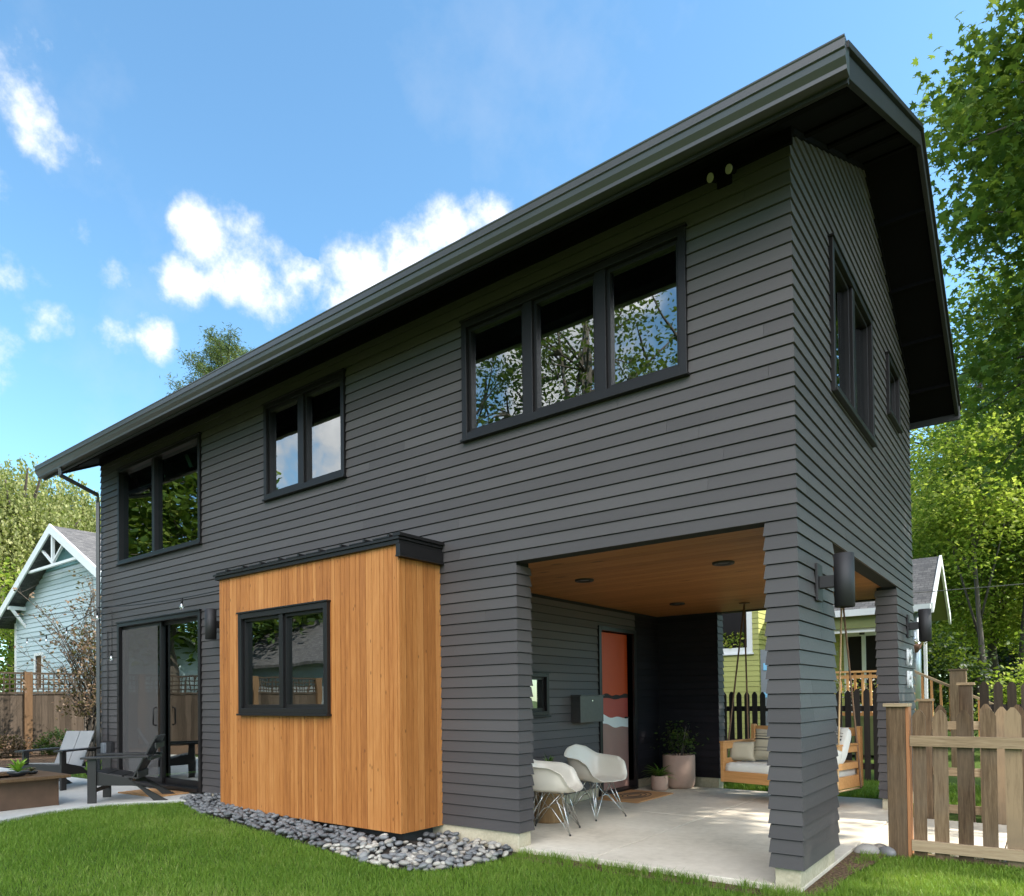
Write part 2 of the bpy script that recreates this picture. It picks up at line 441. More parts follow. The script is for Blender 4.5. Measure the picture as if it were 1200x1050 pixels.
# carport faces
def cw(*a, mt='siding', **k):
    m = MB(); lap(m, None, *a, **k); m.build('carport_wall', mt, house)
cw((XC,0,0), (0,1,0), (1,0,0), [(0, .20, Z0, HZ-.03, True, True)], Z0, RV, 24)
cw((-.206,1.02,0), (0,-1,0), (-1,0,0), [(0, 1.02, Z0, HZ-.03, True, True)], Z0, RV, 24)
cw((0,1.02,0), (-1,0,0), (0,1,0), [(0, .206, Z0, HZ-.03, True, True)], Z0, RV, 24)
cw((-.206,4.07,0), (1,0,0), (0,-1,0), [(0, .206, Z0, HZ-.03, True, True)], Z0, RV, 24)
cw((-.206,W,0), (0,-1,0), (-1,0,0), [(0, W-4.07, Z0, HZ-.03, True, True)], Z0, RV, 24)
cw((XI,5.1,0), (1,0,0), (0,-1,0), [(0, -2.53-XI, Z0, HZ-.03, False, True)], Z0, RV, 24, mt='siding_shaded')
cw((-2.53,5.1,0), (0,1,0), (1,0,0), [(0, .2, Z0, HZ-.03, True, True)], Z0, RV, 24)
cw((XC,.2,0), (-1,0,0), (0,1,0), [(0, XC-XI, Z0, HZ-.03, True, False)], Z0, RV, 24)
DOOR = (3.30, 4.25, 0, 2.27); SW = (1.25, 1.995, 1.14, 1.652)
cw((XI,0,0), (0,1,0), (1,0,0), [(DOOR[1]+.07, 5.1, Z0, HZ-.03, False, False)], Z0, RV, 24, mt='siding_shaded')
cw((XI,0,0), (0,1,0), (1,0,0), [(.2, DOOR[1]+.07, Z0, HZ-.03, False, False)], Z0, RV, 24, [(DOOR[0]-.07, DOOR[1]+.07, 0, DOOR[3]+.06), (SW[0]-.0, SW[1], SW[2], SW[3])])
m = MB()   # back and far walls
lap(m, None, (0,W,0), (-1,0,0), (0,1,0), [(0, .206, Z0, HZ, True, True), (2.53, L, Z0, HZ, True, True), (0, L, HZ, 5.3, True, True)], Z0, RV, 60, ztop=5.33)
def clipL(z): a, b = clipE(z); return (W-b, W-a)
lap(m, None, (-L,W,0), (0,-1,0), (-1,0,0), [(0, W, Z0, 6.9, True, True)], Z0, RV, 70, clip=clipL, ztop=6.6)
m.build('rear_wall', 'siding', house)
# sheathing behind the boards (with openings)
def sheath(mb, fn, u0, u1, z0, z1, opens, d0, d1):
    us = sorted({u0, u1, *[o[0] for o in opens], *[o[1] for o in opens]}); zs = sorted({z0, z1, *[o[2] for o in opens], *[o[3] for o in opens]})
    us = [a for a in us if u0 <= a <= u1]; zs = [a for a in zs if z0 <= a <= z1]
    for za, zb in zip(zs[:-1], zs[1:]):
        run = None
        for ua, ub in list(zip(us[:-1], us[1:]))+[(None, None)]:
            solid = ua is not None and not any(o[0]-1e-6 <= ua and ub <= o[1]+1e-6 and o[2]-1e-6 <= za and zb <= o[3]+1e-6 for o in opens)
            if solid: run = (run[0], ub) if run else (ua, ub)
            elif run:
                a, b = run; mb.hexa([fn(a,d0,za), fn(b,d0,za), fn(b,d1,za), fn(a,d1,za), fn(a,d0,zb), fn(b,d0,zb), fn(b,d1,zb), fn(a,d1,zb)]); run = None
m = MB()
ff = [(a, b, c, d) for a, b, c, d in wins_front]+[slider, (BX0+.05, BX1-.05, .2, 2.6), (XC, -.206, 0, HZ+.0)]
sheath(m, lambda u, d, z: (u, .003+d, z), -L+.003, -.003, .129, 5.30, ff, 0, .14)
sheath(m, lambda u, d, z: (-.003-d, u, z), .15, W-.15, .129, 5.30, ew+[(1.02, 4.07, 0, HZ)], 0, .14)
sheath(m, lambda u, d, z: (-L+.003+d, u, z), .15, W-.15, .129, 5.30, [], 0, .14)
sheath(m, lambda u, d, z: (u, W-.003-d, z), -L+.003, -.003, .129, 5.30, [(-2.53, -.206, 0, HZ)], 0, .14)
sheath(m, lambda u, d, z: (XI-.003-d, u, z), .15, W-.15, .129, 2.75, [DOOR, SW], 0, .12)
m.box(XI, -2.533, 5.103, 5.15, .129, 2.6)
m.box(XI, XC-.003, .15, .197, .129, 2.6)
m.box(-.203, -.15, .003, 1.017, .129, HZ); m.box(-.203, -.15, 4.073, W-.003, .129, HZ)
m.box(-.15, -.003, 1.0, 1.017, .129, HZ); m.box(-.15, -.003, 4.073, 4.09, .129, HZ)
m.box(-2.56, -2.533, 5.15, W-.003, .129, HZ); m.box(XC-.03, XC-.003, .003, .15, .129, HZ)
for gx in (-.143, -L+.003):
    zt = lambda y: zroof(y)-TH-.02
    m.add([(gx, .05, 5.30), (gx, W-.05, 5.30), (gx, W/2, zt(W/2)), (gx+.14, .05, 5.30), (gx+.14, W-.05, 5.30), (gx+.14, W/2, zt(W/2))], [(0,2,1), (3,4,5), (0,1,4,3), (1,2,5,4), (2,0,3,5)])
m.build('sheathing', 'void_black', house)  # black shows through the course gaps as the shadow line under each lap
# interior floors, rooms
m = MB()
m.box(-L+.15, -.15, .15, W-.15, 2.72, 2.98)
m.box(-L+.15, XI-.13, .15, W-.15, .0, .10)
m.build('interior_floor', 'oak_floor', house)
m = MB()
m.box(-7.1, -7.0, .16, W-.16, 2.98, 5.1); m.box(-4.1, -4.0, .16, W-.16, 2.98, 5.1)
m.box(-7.0, XI-.14, 3.2, 3.3, .1, 2.7); m.box(-L+.15, -.16, W-.2, W-.16, 2.98, 5.2)
m.build('interior_wall', 'interior', house)
m = MB()
m.add([(-L+.15, .16, 5.0), (-.16, .16, 5.0), (-.16, RY, 6.2), (-L+.15, RY, 6.2), (-L+.15, W-.16, 5.0), (-.16, W-.16, 5.0)], [(0,1,2,3), (3,2,5,4)])
for x in (-10.3, -9.5, -8.7, -7.9): m.beam((x, .3, 4.93), (x, RY, 6.1), .09, .18)
m.build('interior_ceiling', 'interior_white', house)
# foundation
def fnd(x0, x1, y0, y1, zb=-.35, zt=Z0-.002, nm='footing', mt='footing'):
    m = MB(); m.box(x0, x1, y0, y1, zb, zt); m.build(nm, mt, house, .006)
fnd(-.19, -.016, .010, 1.0); fnd(-.19, -.016, 4.09, W-.02); fnd(-7.6, XC-.008, .004, .19); fnd(XI+.03, -2.54, 5.108, W-.02)
fnd(-L+.02, -10.3, .02, .19); fnd(XI-.12, XI-.002, .19, DOOR[0]-.08, 0.0, Z0-.002); fnd(XI-.12, XI-.002, DOOR[1]+.08, 5.1, 0.0, Z0-.002)
fnd(BX0+.12, BX1-.14, BY+.17, .0, -.3, .115, 'bay_footing', 'interior_dark')
# carport ceiling
m = MB()
y = .012
while y < W-.02:
    w = .138; m.box(XI+.004, -.012, y, min(y+w-.004, W-.015), 2.600, 2.625); y += w
m.build('carport_ceiling', 'ceiling_cedar', house)
m = MB(); m.box(XI+.002, -.01, .01, W-.01, 2.628, 2.70); m.build('ceiling_backing', 'void_black', house)
for i, (x, yy) in enumerate([(-1.02, 1.34), (-2.52, 1.31), (-2.57, 3.78), (-1.0, 3.78)]):
    m = MB(); m.lathe([(.0, 2.598), (.062, 2.598), (.07, 2.585), (.098, 2.582), (.102, 2.592), (.102, 2.6)], (x, yy, 0), 28)
    o = m.build('recessed_light', 'lamp_black', house)
    m = MB(); m.lathe([(.0, 2.594), (.052, 2.594), (.052, 2.596)], (x, yy, 0), 20); m.build('lens', 'brushed', o)

# windows -----------------------------------------------------------
def window(name, mp, u0, u1, z0, z1, mull=(), tw=.055, gl='glass', parent=None, sash=True, depth=.12, label=None, transom=None):
    """mp(u, t, z): t outward. black box frame proud of the wall, sashes inside, glass panes"""
    def bx(mb, a, b, t0, t1, c, d): mb.hexa([Vector(mp(a,t0,c)), Vector(mp(b,t0,c)), Vector(mp(b,t1,c)), Vector(mp(a,t1,c)), Vector(mp(a,t0,d)), Vector(mp(b,t0,d)), Vector(mp(b,t1,d)), Vector(mp(a,t1,d))])
    m = MB(); pr = .045
    bx(m, u0, u0+tw, -depth, pr, z0, z1); bx(m, u1-tw, u1, -depth, pr, z0, z1)
    bx(m, u0+tw, u1-tw, -depth, pr, z1-tw, z1); bx(m, u0+tw, u1-tw, -depth, pr, z0, z0+tw)
    bx(m, u0-.012, u1+.012, .0, pr+.02, z0-.022, z0)     # sill nosing
    bx(m, u0-.012, u1+.012, .0, pr+.015, z1, z1+.018)      # head flashing
    for c, w in mull: bx(m, c-w/2, c+w/2, -depth, pr-.012, z0+tw, z1-tw)
    fr = m.build(name, 'trim_black', parent, .003)
    if label: fr['label'] = label
    ed = [u0+tw]
    for c, w in mull: ed += [c-w/2, c+w/2]
    ed.append(u1-tw)
    for a, b in zip(ed[::2], ed[1::2]):
        sw = .032 if sash else .004
        if sash:
            m = MB(); c, d = z0+tw, z1-tw
            bx(m, a, a+sw, -.05, .005, c, d); bx(m, b-sw, b, -.05, .005, c, d)
            bx(m, a+sw, b-sw, -.05, .005, c, c+sw*1.2); bx(m, a+sw, b-sw, -.05, .005, d-sw, d)
            m.build('sash', 'trim_black', fr, .002)
        m = MB(); m.add([mp(a+sw-.005, -.03, z0+tw+sw-.005), mp(b-sw+.005, -.03, z0+tw+sw-.005), mp(b-sw+.005, -.03, z1-tw-sw+.005), mp(a+sw-.005, -.03, z1-tw-sw+.005)], [(0,1,2,3)], .5)
        m.build('pane', gl, fr)
    return fr
F = lambda u, t, z: (u, -t, z)
E_ = lambda u, t, z: (t, u, z)
window('window', F, *wins_front[0], [(-9.10, .075)], .05, 'glass_green', house, False)
window('window', F, *wins_front[1], [(-5.56, .11)], .055, 'glass', house)
window('window', F, *wins_front[2], [(-2.265, .10), (-1.52, .10)], .06, 'glass', house)
window('window', E_, *ew[0], [(1.9, .10)], .06, 'glass', house)
window('window', E_, *ew[1], [], .06, 'glass', house)
window('window', lambda u, t, z: (XI+t, u, z), *SW, [], .05, 'glass', house)
# recess behind small carport window: pale blind
m = MB(); m.box(XI-.125, XI-.11, SW[0], SW[1], SW[2], SW[3]); m.build('blind', 'interior_white', house)
# bay window on the cedar bay
BW = (-5.955, -4.37, 1.215, 2.345)
FB = lambda u, t, z: (u, BY-t, z)
# sliding door ------------------------------------------------------
m = MB(); u0, u1, z0, z1 = slider; tw = .06
def fb(a, b, t0, t1, c, d): m.box(a, b, -t1, -t0, c, d)
fb(u0, u0+tw, -.12, .04, z0, z1); fb(u1-tw, u1, -.12, .04, z0, z1); fb(u0+tw, u1-tw, -.12, .04, z1-tw, z1); fb(u0+tw, u1-tw, -.12, .06, z0, z0+.05)
fb(u0-.012, u1+.012, 0, .055, z1, z1+.02)
dr = m.build('sliding_door', 'trim_black', house, .003)
for k, (a, b, tt) in enumerate([(u0+tw, -8.98, -.02), (-9.06, u1-tw, -.07)]):
    m = MB(); sw = .05
    fb(a, a+sw, tt-.035, tt, z0+.05, z1-tw); fb(b-sw, b, tt-.035, tt, z0+.05, z1-tw); fb(a+sw, b-sw, tt-.035, tt, z0+.05, z0+.13); fb(a+sw, b-sw, tt-.035, tt, z1-tw-sw, z1-tw)
    m.build('sash', 'trim_black', dr, .002)
    m = MB(); m.add([(a+sw-.004, -tt+.018, z0+.125), (b-sw+.004, -tt+.018, z0+.125), (b-sw+.004, -tt+.018, z1-tw-sw+.004), (a+sw-.004, -tt+.018, z1-tw-sw+.004)], [(0,1,2,3)], .5)
    m.build('pane', 'glass', dr)
    if k == 0:
        m = MB(); m.add([(a+sw, -.004, z0+.13), (b-sw, -.004, z0+.13), (b-sw, -.004, z1-tw-sw), (a+sw, -.004, z1-tw-sw)], [(0,1,2,3)], .5)
        m.build('insect_screen', 'screen', dr)
m = MB(); m.tube([(-9.025, -.03, 1.02), (-9.025, -.075, 1.03), (-9.025, -.075, 1.27), (-9.025, -.03, 1.28)], .012); m.build('handle', 'trim_black', dr)
# cedar bay -----------------------------------------------------------
bay = MB()
def boards(mb, fn, a, b, z0, z1, opens, thick=.022):
    u = a
    while u < b-.01:
        w = min(random.choice([.058, .07, .088, .11]), b-u)
        if b-(u+w) < .03: w = b-u
        r = random.random(); cuts = [(z0, z1)]
        ua, ub = u+.0026, u+w-.0026
        zs = sorted({z0, z1, *[q for o in opens for q in (o[2], o[3])]})
        us = sorted({ua, ub, *[q for o in opens for q in (o[0], o[1]) if ua < q < ub]})
        for p, q in zip(us[:-1], us[1:]):
            for c, d in zip(zs[:-1], zs[1:]):
                um, zm = (p+q)/2, (c+d)/2
                if any(o[0] < um < o[1] and o[2] < zm < o[3] for o in opens): continue
                mb.hexa([fn(p,0,c), fn(q,0,c), fn(q,thick,c), fn(p,thick,c), fn(p,0,d), fn(q,0,d), fn(q,thick,d), fn(p,thick,d)], r)
        u += w
BZB = .115
boards(bay, lambda u, t, z: (u, BY-t+.022, z), BX0, BX1, BZB, BZ-.005, [BW])
boards(bay, lambda u, t, z: (BX1+t-.022, u, z), BY+.024, -.0, BZB, BZ-.02, [])
boards(bay, lambda u, t, z: (BX0-t+.022, u, z), BY+.024, -.0, BZB, BZ-.02, [])
bayo = bay.build('bay_cladding', 'cedar', house)
m = MB()
sheath(m, lambda u, d, z: (u, BY+.024+d, z), BX0+.024, BX1-.024, BZB+.005, BZ-.01, [BW], 0, .06)
m.box(BX1-.10, BX1-.024, BY+.085, 0, BZB+.005, BZ-.03); m.box(BX0+.024, BX0+.10, BY+.085, 0, BZB+.005, BZ-.03)
m.box(BX0+.11, BX1-.11, BY+.085, 0, BZB+.005, .22); m.box(BX0+.11, BX1-.11, BY+.085, 0, BZ-.1, BZ-.03)
m.build('bay_lining', 'void_black', house)
m = MB()
m.box(BX0-.035, BX1+.035, BY-.035, -.0195, BZ-.004, BZ+.035)
m.box(BX0-.05, BX1+.05, BY-.052, -.0195, BZ+.036, BZ+.062)
m.box(BX1+.002, BX1+.055, BY-.04, -.0195, BZ-.105, BZ-.006)       # deep end fascia
m.box(BX1-.02, BX1+.07, BY-.055, -.0195, BZ+.064, BZ+.095)
m.box(BX1+.0, BX1+.062, BY-.045, -.0195, BZ-.124, BZ-.107)
x = BX0+.12
while x < BX1-.05:
    m.box(x-.10, x+.10, BY-.054-.004*random.random(), -.0195, BZ+.0625, BZ+.074+.006*random.random()); m.box(x+.10, x+.128, BY-.057, -.0195, BZ+.0626, BZ+.094); x += .34
m.build('bay_roof', 'trim_black', house, .002)
bw = window('window', FB, *BW, [(-5.16, .065)], .06, 'glass', house)
# entry door on the inner wall ---------------------------------------
m = MB(); dx = XI
m.box(dx-.12, dx+.035, DOOR[0]-.07, DOOR[0], .0, DOOR[3]+.06); m.box(dx-.12, dx+.035, DOOR[1], DOOR[1]+.07, .0, DOOR[3]+.06)
m.box(dx-.12, dx+.035, DOOR[0], DOOR[1], DOOR[3], DOOR[3]+.06); m.box(dx-.12, dx+.05, DOOR[0], DOOR[1], .0, .04)
df = m.build('front_door', 'trim_black', house, .003)
leafx = dx-.085
def slab(pts, mat, thick, nm):
    m = MB(); m.prism(pts, lambda a, b, d: (leafx+d, a, b), -.04, thick); return m.build(nm, mat, df)
y0, y1 = DOOR[0]+.004, DOOR[1]-.004; N = 16
wav = lambda s, base, amp, ph, tilt=0: [(y0+(y1-y0)*i/N, base+amp*math.sin(ph+i/N*6)+amp*.5*math.sin(ph*2+i/N*15)+tilt*i/N) for i in range(N+1)]
c1 = wav(0, 1.335, .012, 1); c0 = [(a, b+.055+.012*math.sin(a*23)) for a, b in c1]
c2 = wav(0, 1.14, .02, 2.2, -.12); c3 = wav(0, 1.00, .02, 1.2, -.10)
slab([(y0, DOOR[3]-.004)]+c0+[(y1, DOOR[3]-.004)], 'door_orange', 0, 'door_leaf')
slab(c0[::-1]+c1, 'stripe_dark', .0006, 'painted_band')
slab(c1[::-1]+c2, 'door_coral', .0, 'painted_band')
slab(c2[::-1]+c3, 'white_paint', .0006, 'painted_band')
slab(c3[::-1]+[(y0, .045), (y1, .045)], 'door_pink', 0, 'painted_band')
m = MB(); m.tube([(leafx, y1-.08, 1.05), (leafx+.06, y1-.08, 1.05), (leafx+.06, y1-.2, 1.05)], .011); m.build('handle', 'trim_black', df)
# roof -----------------------------------------------------------------
RX0, RX1 = -11.53, .51
prof = [(EY+.115, EZ), (RY, zroof(RY)), (W-EY-.115, EZ), (W-EY-.115, EZ-.05), ]
def zt(y): return EZ+SL*(min(y, W-y)-EY)
m = MB()
ys = [EY+.10, RY, W-EY-.10]
m.prism([(ys[0], zt(ys[0])-.035), (ys[1], zt(ys[1])-.035), (ys[2], zt(ys[2])-.035), (ys[2], zt(ys[2])-.06), (ys[1], zt(ys[1])-.06), (ys[0], zt(ys[0])-.06)], lambda a, b, d: (d, a, b), RX0+.01, RX1-.01)
x = RX0+.05
roof = m.build('roof', 'roof_metal', house)
m = MB()
while x < RX1-.03:
    for sgn in (0, 1):
        a = (x, ys[0] if sgn == 0 else ys[2], zt(ys[0])-.02); b = (x, RY, zt(RY)-.02); m.beam(a, b, .025, .03)
    x += .42
m.build('standing_seam', 'roof_metal', roof)
m = MB()   # soffit deck
yy = [EY+.115, RY, W-EY-.115]
m.prism([(yy[0], zt(yy[0])-.062), (RY, zt(RY)-.062), (yy[2], zt(yy[2])-.062), (yy[2], zt(yy[2])-TH+.03), (RY, zt(RY)-TH+.03), (yy[0], zt(yy[0])-TH+.03)], lambda a, b, d: (d, a, b), RX0+.03, RX1-.045)
m.build('soffit', 'soffit_black', roof)
m = MB()   # lookouts under the rake and board joints under the eave
for x0_, x1_ in ((.02, RX1-.05), (RX0+.05, -L-.02)):
    for y in (-.35, .32, 1.02, 1.75, 2.5, 3.25, 4.0, 4.7, 5.4):
        z = zt(y)-TH+.03
        m.box(x0_, x1_, y-.02, y+.02, z-.032, z+.02)
m.box(RX0+.05, RX1-.06, -.30, -.296, zt(-.3)-TH+.02, zt(-.3)-TH+.04)
m.build('lookout', 'soffit_black', roof)
m = MB()   # eave fascia + rake boards
m.box(RX0, RX1-.0, EY+.085, EY+.113, EZ-.195, EZ+.03)
m.build('fascia', 'fascia', roof, .003)
m = MB(); m.box(RX0, RX1, W-EY-.113, W-EY-.085, EZ-.195, EZ+.03); m.build('fascia', 'fascia', roof, .003)
m = MB()
for ya, yb in ((.012, RY), (W-.012, RY)):
    za, zb = zt(ya)-TH+.025, zt(yb)-TH+.025
    m.hexa([(.004, ya, za-.045), (.030, ya, za-.045), (.030, yb, zb-.045), (.004, yb, zb-.045), (.004, ya, za), (.030, ya, za), (.030, yb, zb), (.004, yb, zb)])
m.build('frieze_board', 'soffit_black', house)
m = MB(); m.box(-L, .03, -.032, -.004, 5.22, 5.34); m.build('frieze_board', 'soffit_black', house)
for xs in (RX1-.04, RX0):
    m = MB()
    for (ya, yb) in ((EY+.117, RY), (W-EY-.117, RY)):
        za, zb = zt(ya), zt(yb)
        m.hexa([(xs, ya, za-TH-.005), (xs+.04, ya, za-TH-.005), (xs+.04, yb, zb-TH-.005), (xs, yb, zb-TH-.005), (xs, ya, za-.07), (xs+.04, ya, za-.07), (xs+.04, yb, zb-.07), (xs, yb, zb-.07)])
    m.build('rake_board', 'fascia', roof, .002)
    m = MB()
    for (ya, yb) in ((EY+.02, RY), (W-EY-.02, RY)):
        za, zb = zt(ya), zt(yb); e = .012 if xs > 0 else -.012
        m.hexa([(xs+e-.005, ya, za-.05), (xs+e+.05, ya, za-.05), (xs+e+.05, yb, zb-.05), (xs+e-.005, yb, zb-.05), (xs+e-.005, ya, za-.008), (xs+e+.05, ya, za-.008), (xs+e+.05, yb, zb-.008), (xs+e-.005, yb, zb-.008)])
    m.build('rake_trim', 'fascia', roof, .002)
gp = [(.0, .0), (-.12, .0), (-.124, -.012), (-.118, -.02), (-.115, -.062), (-.124, -.066), (-.124, -.074), (-.112, -.08), (-.104, -.115), (-.078, -.150), (-.076, -.176), (0, -.176)]
for yb, sg in ((EY+.084, 1), (W-EY-.084, -1)):
    m = MB(); m.prism([(yb+sg*a, EZ+.005+b) for a, b in gp], lambda a, b, d: (d, a, b), RX0-.01, RX1+.01)
    m.build('gutter', 'gutter', roof, .0015)
# downspout
m = MB()
m.tube([(-10.72, EY+.03, EZ-.17), (-10.72, EY+.03, EZ-.28), (-10.80, -.09, 4.72), (-10.83, -.075, 4.60), (-10.83, -.075, .14)], .036, 4, smooth=False)
m.build('downspout', 'gutter', house, .004)
for z in (4.5, 2.6, .8):
    pass
# eave flood light, meter box, numbers
m = MB(); m.box(-.51, -.40, -.030, -.015, 5.13, 5.26); fl = m.build('flood_light', 'soffit_black', house)
for x in (-.535, -.395):
    m = MB(); m.tube([(x+.02, -.03, 5.2), (x+.0, -.09, 5.19)], [.018, .03], 10); m.build('lamp_head', 'soffit_black', fl)
    m = MB(); m.tube([(x+.001, -.089, 5.19), (x-.004, -.098, 5.187)], .031, 16); m.build('lens', 'pale_vent', fl)
m = MB(); m.box(-10.56, -10.40, -.075, -.017, .52, .74); mb_ = m.build('outlet_box', 'lamp_black', house, .008)
m = MB(); m.box(-10.73, -10.62, -.09, -.017, .56, .72); m.box(-10.61, -10.57, -.06, -.017, .58, .70); m.build('outlet_cover', 'grey_paint', mb_, .008)
m = MB(); m.tube([(-10.5, -.04, .52), (-10.5, -.04, .1)], .012); m.tube([(-10.60, -.03, .75), (-10.60, -.03, 2.5)], .007, 6); m.build('conduit', 'wire', mb_)

def text(s, size, name, mat, parent, mtx, ext=.01):
    cu = bpy.data.curves.new(name, 'FONT'); cu.body = s; cu.size = size; cu.extrude = ext; cu.align_x = 'CENTER'
    o = bpy.data.objects.new('tmp', cu); COL.objects.link(o)
    dg = bpy.context.evaluated_depsgraph_get(); dg.update()
    me = bpy.data.meshes.new_from_object(o.evaluated_get(dg)); bpy.data.objects.remove(o)
    me.materials.clear(); me.materials.append(MATS[mat]); me.transform(mtx)
    o = bpy.data.objects.new(name, me); COL.objects.link(o); o.parent = parent; return o
for s, y, z in (('1', 4.60, 1.69), ('9', 4.83, 1.69), ('1', 4.60, 1.42), ('8', 4.83, 1.42)):
    text(s, .30, 'house_number', 'white_paint', house, Matrix.Translation((.035, y, z)) @ Matrix.Rotation(R(90), 4, 'Z') @ Matrix.Rotation(R(90), 4, 'X'))

# wall lamps -----------------------------------------------------------
def wall_lamp(loc, rz, label, plate_h=.30):
    t = thing('wall_lamp', label, 'wall lamp', loc, rz, 'cylinder wall lamps')   # local +x = outward
    def q(m, n, mt, p=t, b=0): return m.build(n, mt, p, b, local=True)
    m = MB(); m.box(.0, .018, -.075, .075, -.14, .14); q(m, 'back_plate', 'lamp_black', t, .003)
    m = MB(); m.box(.018, .12, -.03, .03, -.045, .045); q(m, 'arm', 'lamp_black', t, .004)
    m = MB(); m.lathe([(.0, .188), (.058, .188), (.066, .197), (.070, .196), (.070, -.196), (.066, -.197), (.058, -.185), (.0, -.185)], (.185, 0, 0), 32); q(m, 'shade', 'lamp_black')
    return t
wall_lamp((.016, .50, 2.19), 0, 'black cylinder wall lamp on the end face of the near carport column')
wall_lamp((.016, 4.78, 2.18), 0, 'black cylinder wall lamp on the far carport column above the house number')
wall_lamp((-7.24, -.016, 2.36), R(-90), 'black cylinder wall lamp between the sliding door and the cedar bay')
# mailbox ---------------------------------------------------------------
t = thing('mailbox', 'dull metal box mailbox mounted on the dark carport wall beside the painted door', 'mailbox', (XI+.015, 2.82, 1.03))
m = MB(); m.box(0, .14, -.29, .29, 0, .34); m.build('body', 'brushed', t, .004, local=True)
m = MB(); m.box(.0, .155, -.30, .30, .341, .352); m.build('lid', 'brushed', t, .002, local=True)
m = MB(); m.tube([(.138, .0, .28), (.148, .0, .28)], .012, 12); m.build('lock', 'steel', t, local=True)

# ================================================================== GROUND
def gz(x, y=0): return -.048+.108*sstep((-x-2.6)/4.6)
def lawnmesh():
    xs = np.concatenate([np.array([-300, -60, -30, -20]), np.arange(-16, 6, .35), np.array([10, 20, 60, 300])])
    ys = np.concatenate([np.array([-300, -60, -25]), np.arange(-12, 12, .6), np.array([16, 30, 60, 300])])
    v = []; f = []
    for y in ys:
        for x in xs: v.append((x, y, gz(x, y)-.012))
    n = len(xs)
    for j in range(len(ys)-1):
        for i in range(n-1): f.append((j*n+i, j*n+i+1, (j+1)*n+i+1, (j+1)*n+i))
    m = MB(); m.add(v, f, .5); o = m.build('ground', 'turf'); tag(o, kind='structure'); return o
lawnmesh()
# carport slab, jointed
m = MB()
SX0, SX1, SY0, SY1 = XI+.0, -.008, .014, 4.95
xj = -1.70; yj = 2.45
m.box(XC-.006, xj-.004, SY0, .196, -.14, 0, .5); m.box(SX0, xj-.004, .1965, yj-.004, -.14, 0, .5)
m.box(xj+.004, SX1, SY0, yj-.004, -.14, 0, .5); m.box(SX0, xj-.004, yj+.004, SY1, -.14, 0, .5); m.box(xj+.004, SX1, yj+.004, SY1, -.14, 0, .5)
o = m.build('carport_slab', 'concrete', None, .006); tag(o, kind='structure')
m = MB(); m.box(SX1+.006, 1.05, 1.95, 3.72, -.14, -.012, .5); m.box(1.06, 2.4, 1.95, 3.72, -.14, -.012, .5); m.box(2.41, 4.4, 1.95, 3.72, -.14, -.012, .5)
o = m.build('path', 'concrete', None, .006); tag(o, kind='structure')
m = MB(); m.box(-16, -7.72, -1.12, .0, -.1, .092, .5)
m.add([(-7.72,-1.12,.092), (-7.72, -.30, .092), (-7.45, -.30, .092)], [(0,2,1)])
patio_poly = [(-16, -1.126), (-8.62, -1.126), (-7.95, -2.35), (-7.6, -3.4), (-16, -3.4)]
m = MB()
pp = [(-16, 0), (-7.05, 0), (-7.55, -.42), (-8.05, -1.10), (-8.05, -1.75), (-7.75, -2.35), (-7.3, -3.4), (-16, -3.4)]
m.prism(pp[::-1], lambda a, b, d: (a, b, d), -.12, .092, .5)
o = m.build('patio', 'patio', None, .006); tag(o, kind='structure')
# soil strip along the slab
m = MB()
sp = [(-.02, -.20), (.08, -.12), (.15, .25), (.15, .7), (.23, 1.2), (.26, 1.66), (-.008, 1.95)]
m.add([(x, y, gz(x)+.022) for x, y in sp], [tuple(range(len(sp)))], .5)
m.add([(-2.4, -.22, gz(-2.4)+.004), (-.02, -.14, gz(0)+.004), (-.02, .014, gz(0)+.004), (-2.4, .014, gz(-2.4)+.004)], [(0,1,2,3)], .5)
o = m.build('bare_soil', 'mulch'); tag(o, kind='structure')

def inpoly(x, y, poly):
    c = False; n = len(poly)
    for i in range(n):
        x1, y1 = poly[i]; x2, y2 = poly[(i+1) % n]
        if (y1 > y) != (y2 > y) and x < (x2-x1)*(y-y1)/(y2-y1)+x1: c = not c
    return c
def npoly(X, Y, poly):
    c = np.zeros(len(X), bool); n = len(poly)
    for i in range(n):
        x1, y1 = poly[i]; x2, y2 = poly[(i+1) % n]
        if y1 == y2: continue
        k = ((y1 > Y) != (y2 > Y)) & (X < (x2-x1)*(Y-y1)/(y2-y1)+x1); c ^= k
    return c
PEB = [(-7.75, -.34), (-7.2, -.54), (-6.5, -.76), (-5.6, -.85), (-4.65, -.92), (-3.55, -1.04), (-2.95, -1.08), (-2.64, -.98), (-2.48, -.66), (-2.42, -.35), (-2.45, .0), (-7.15, 0)]

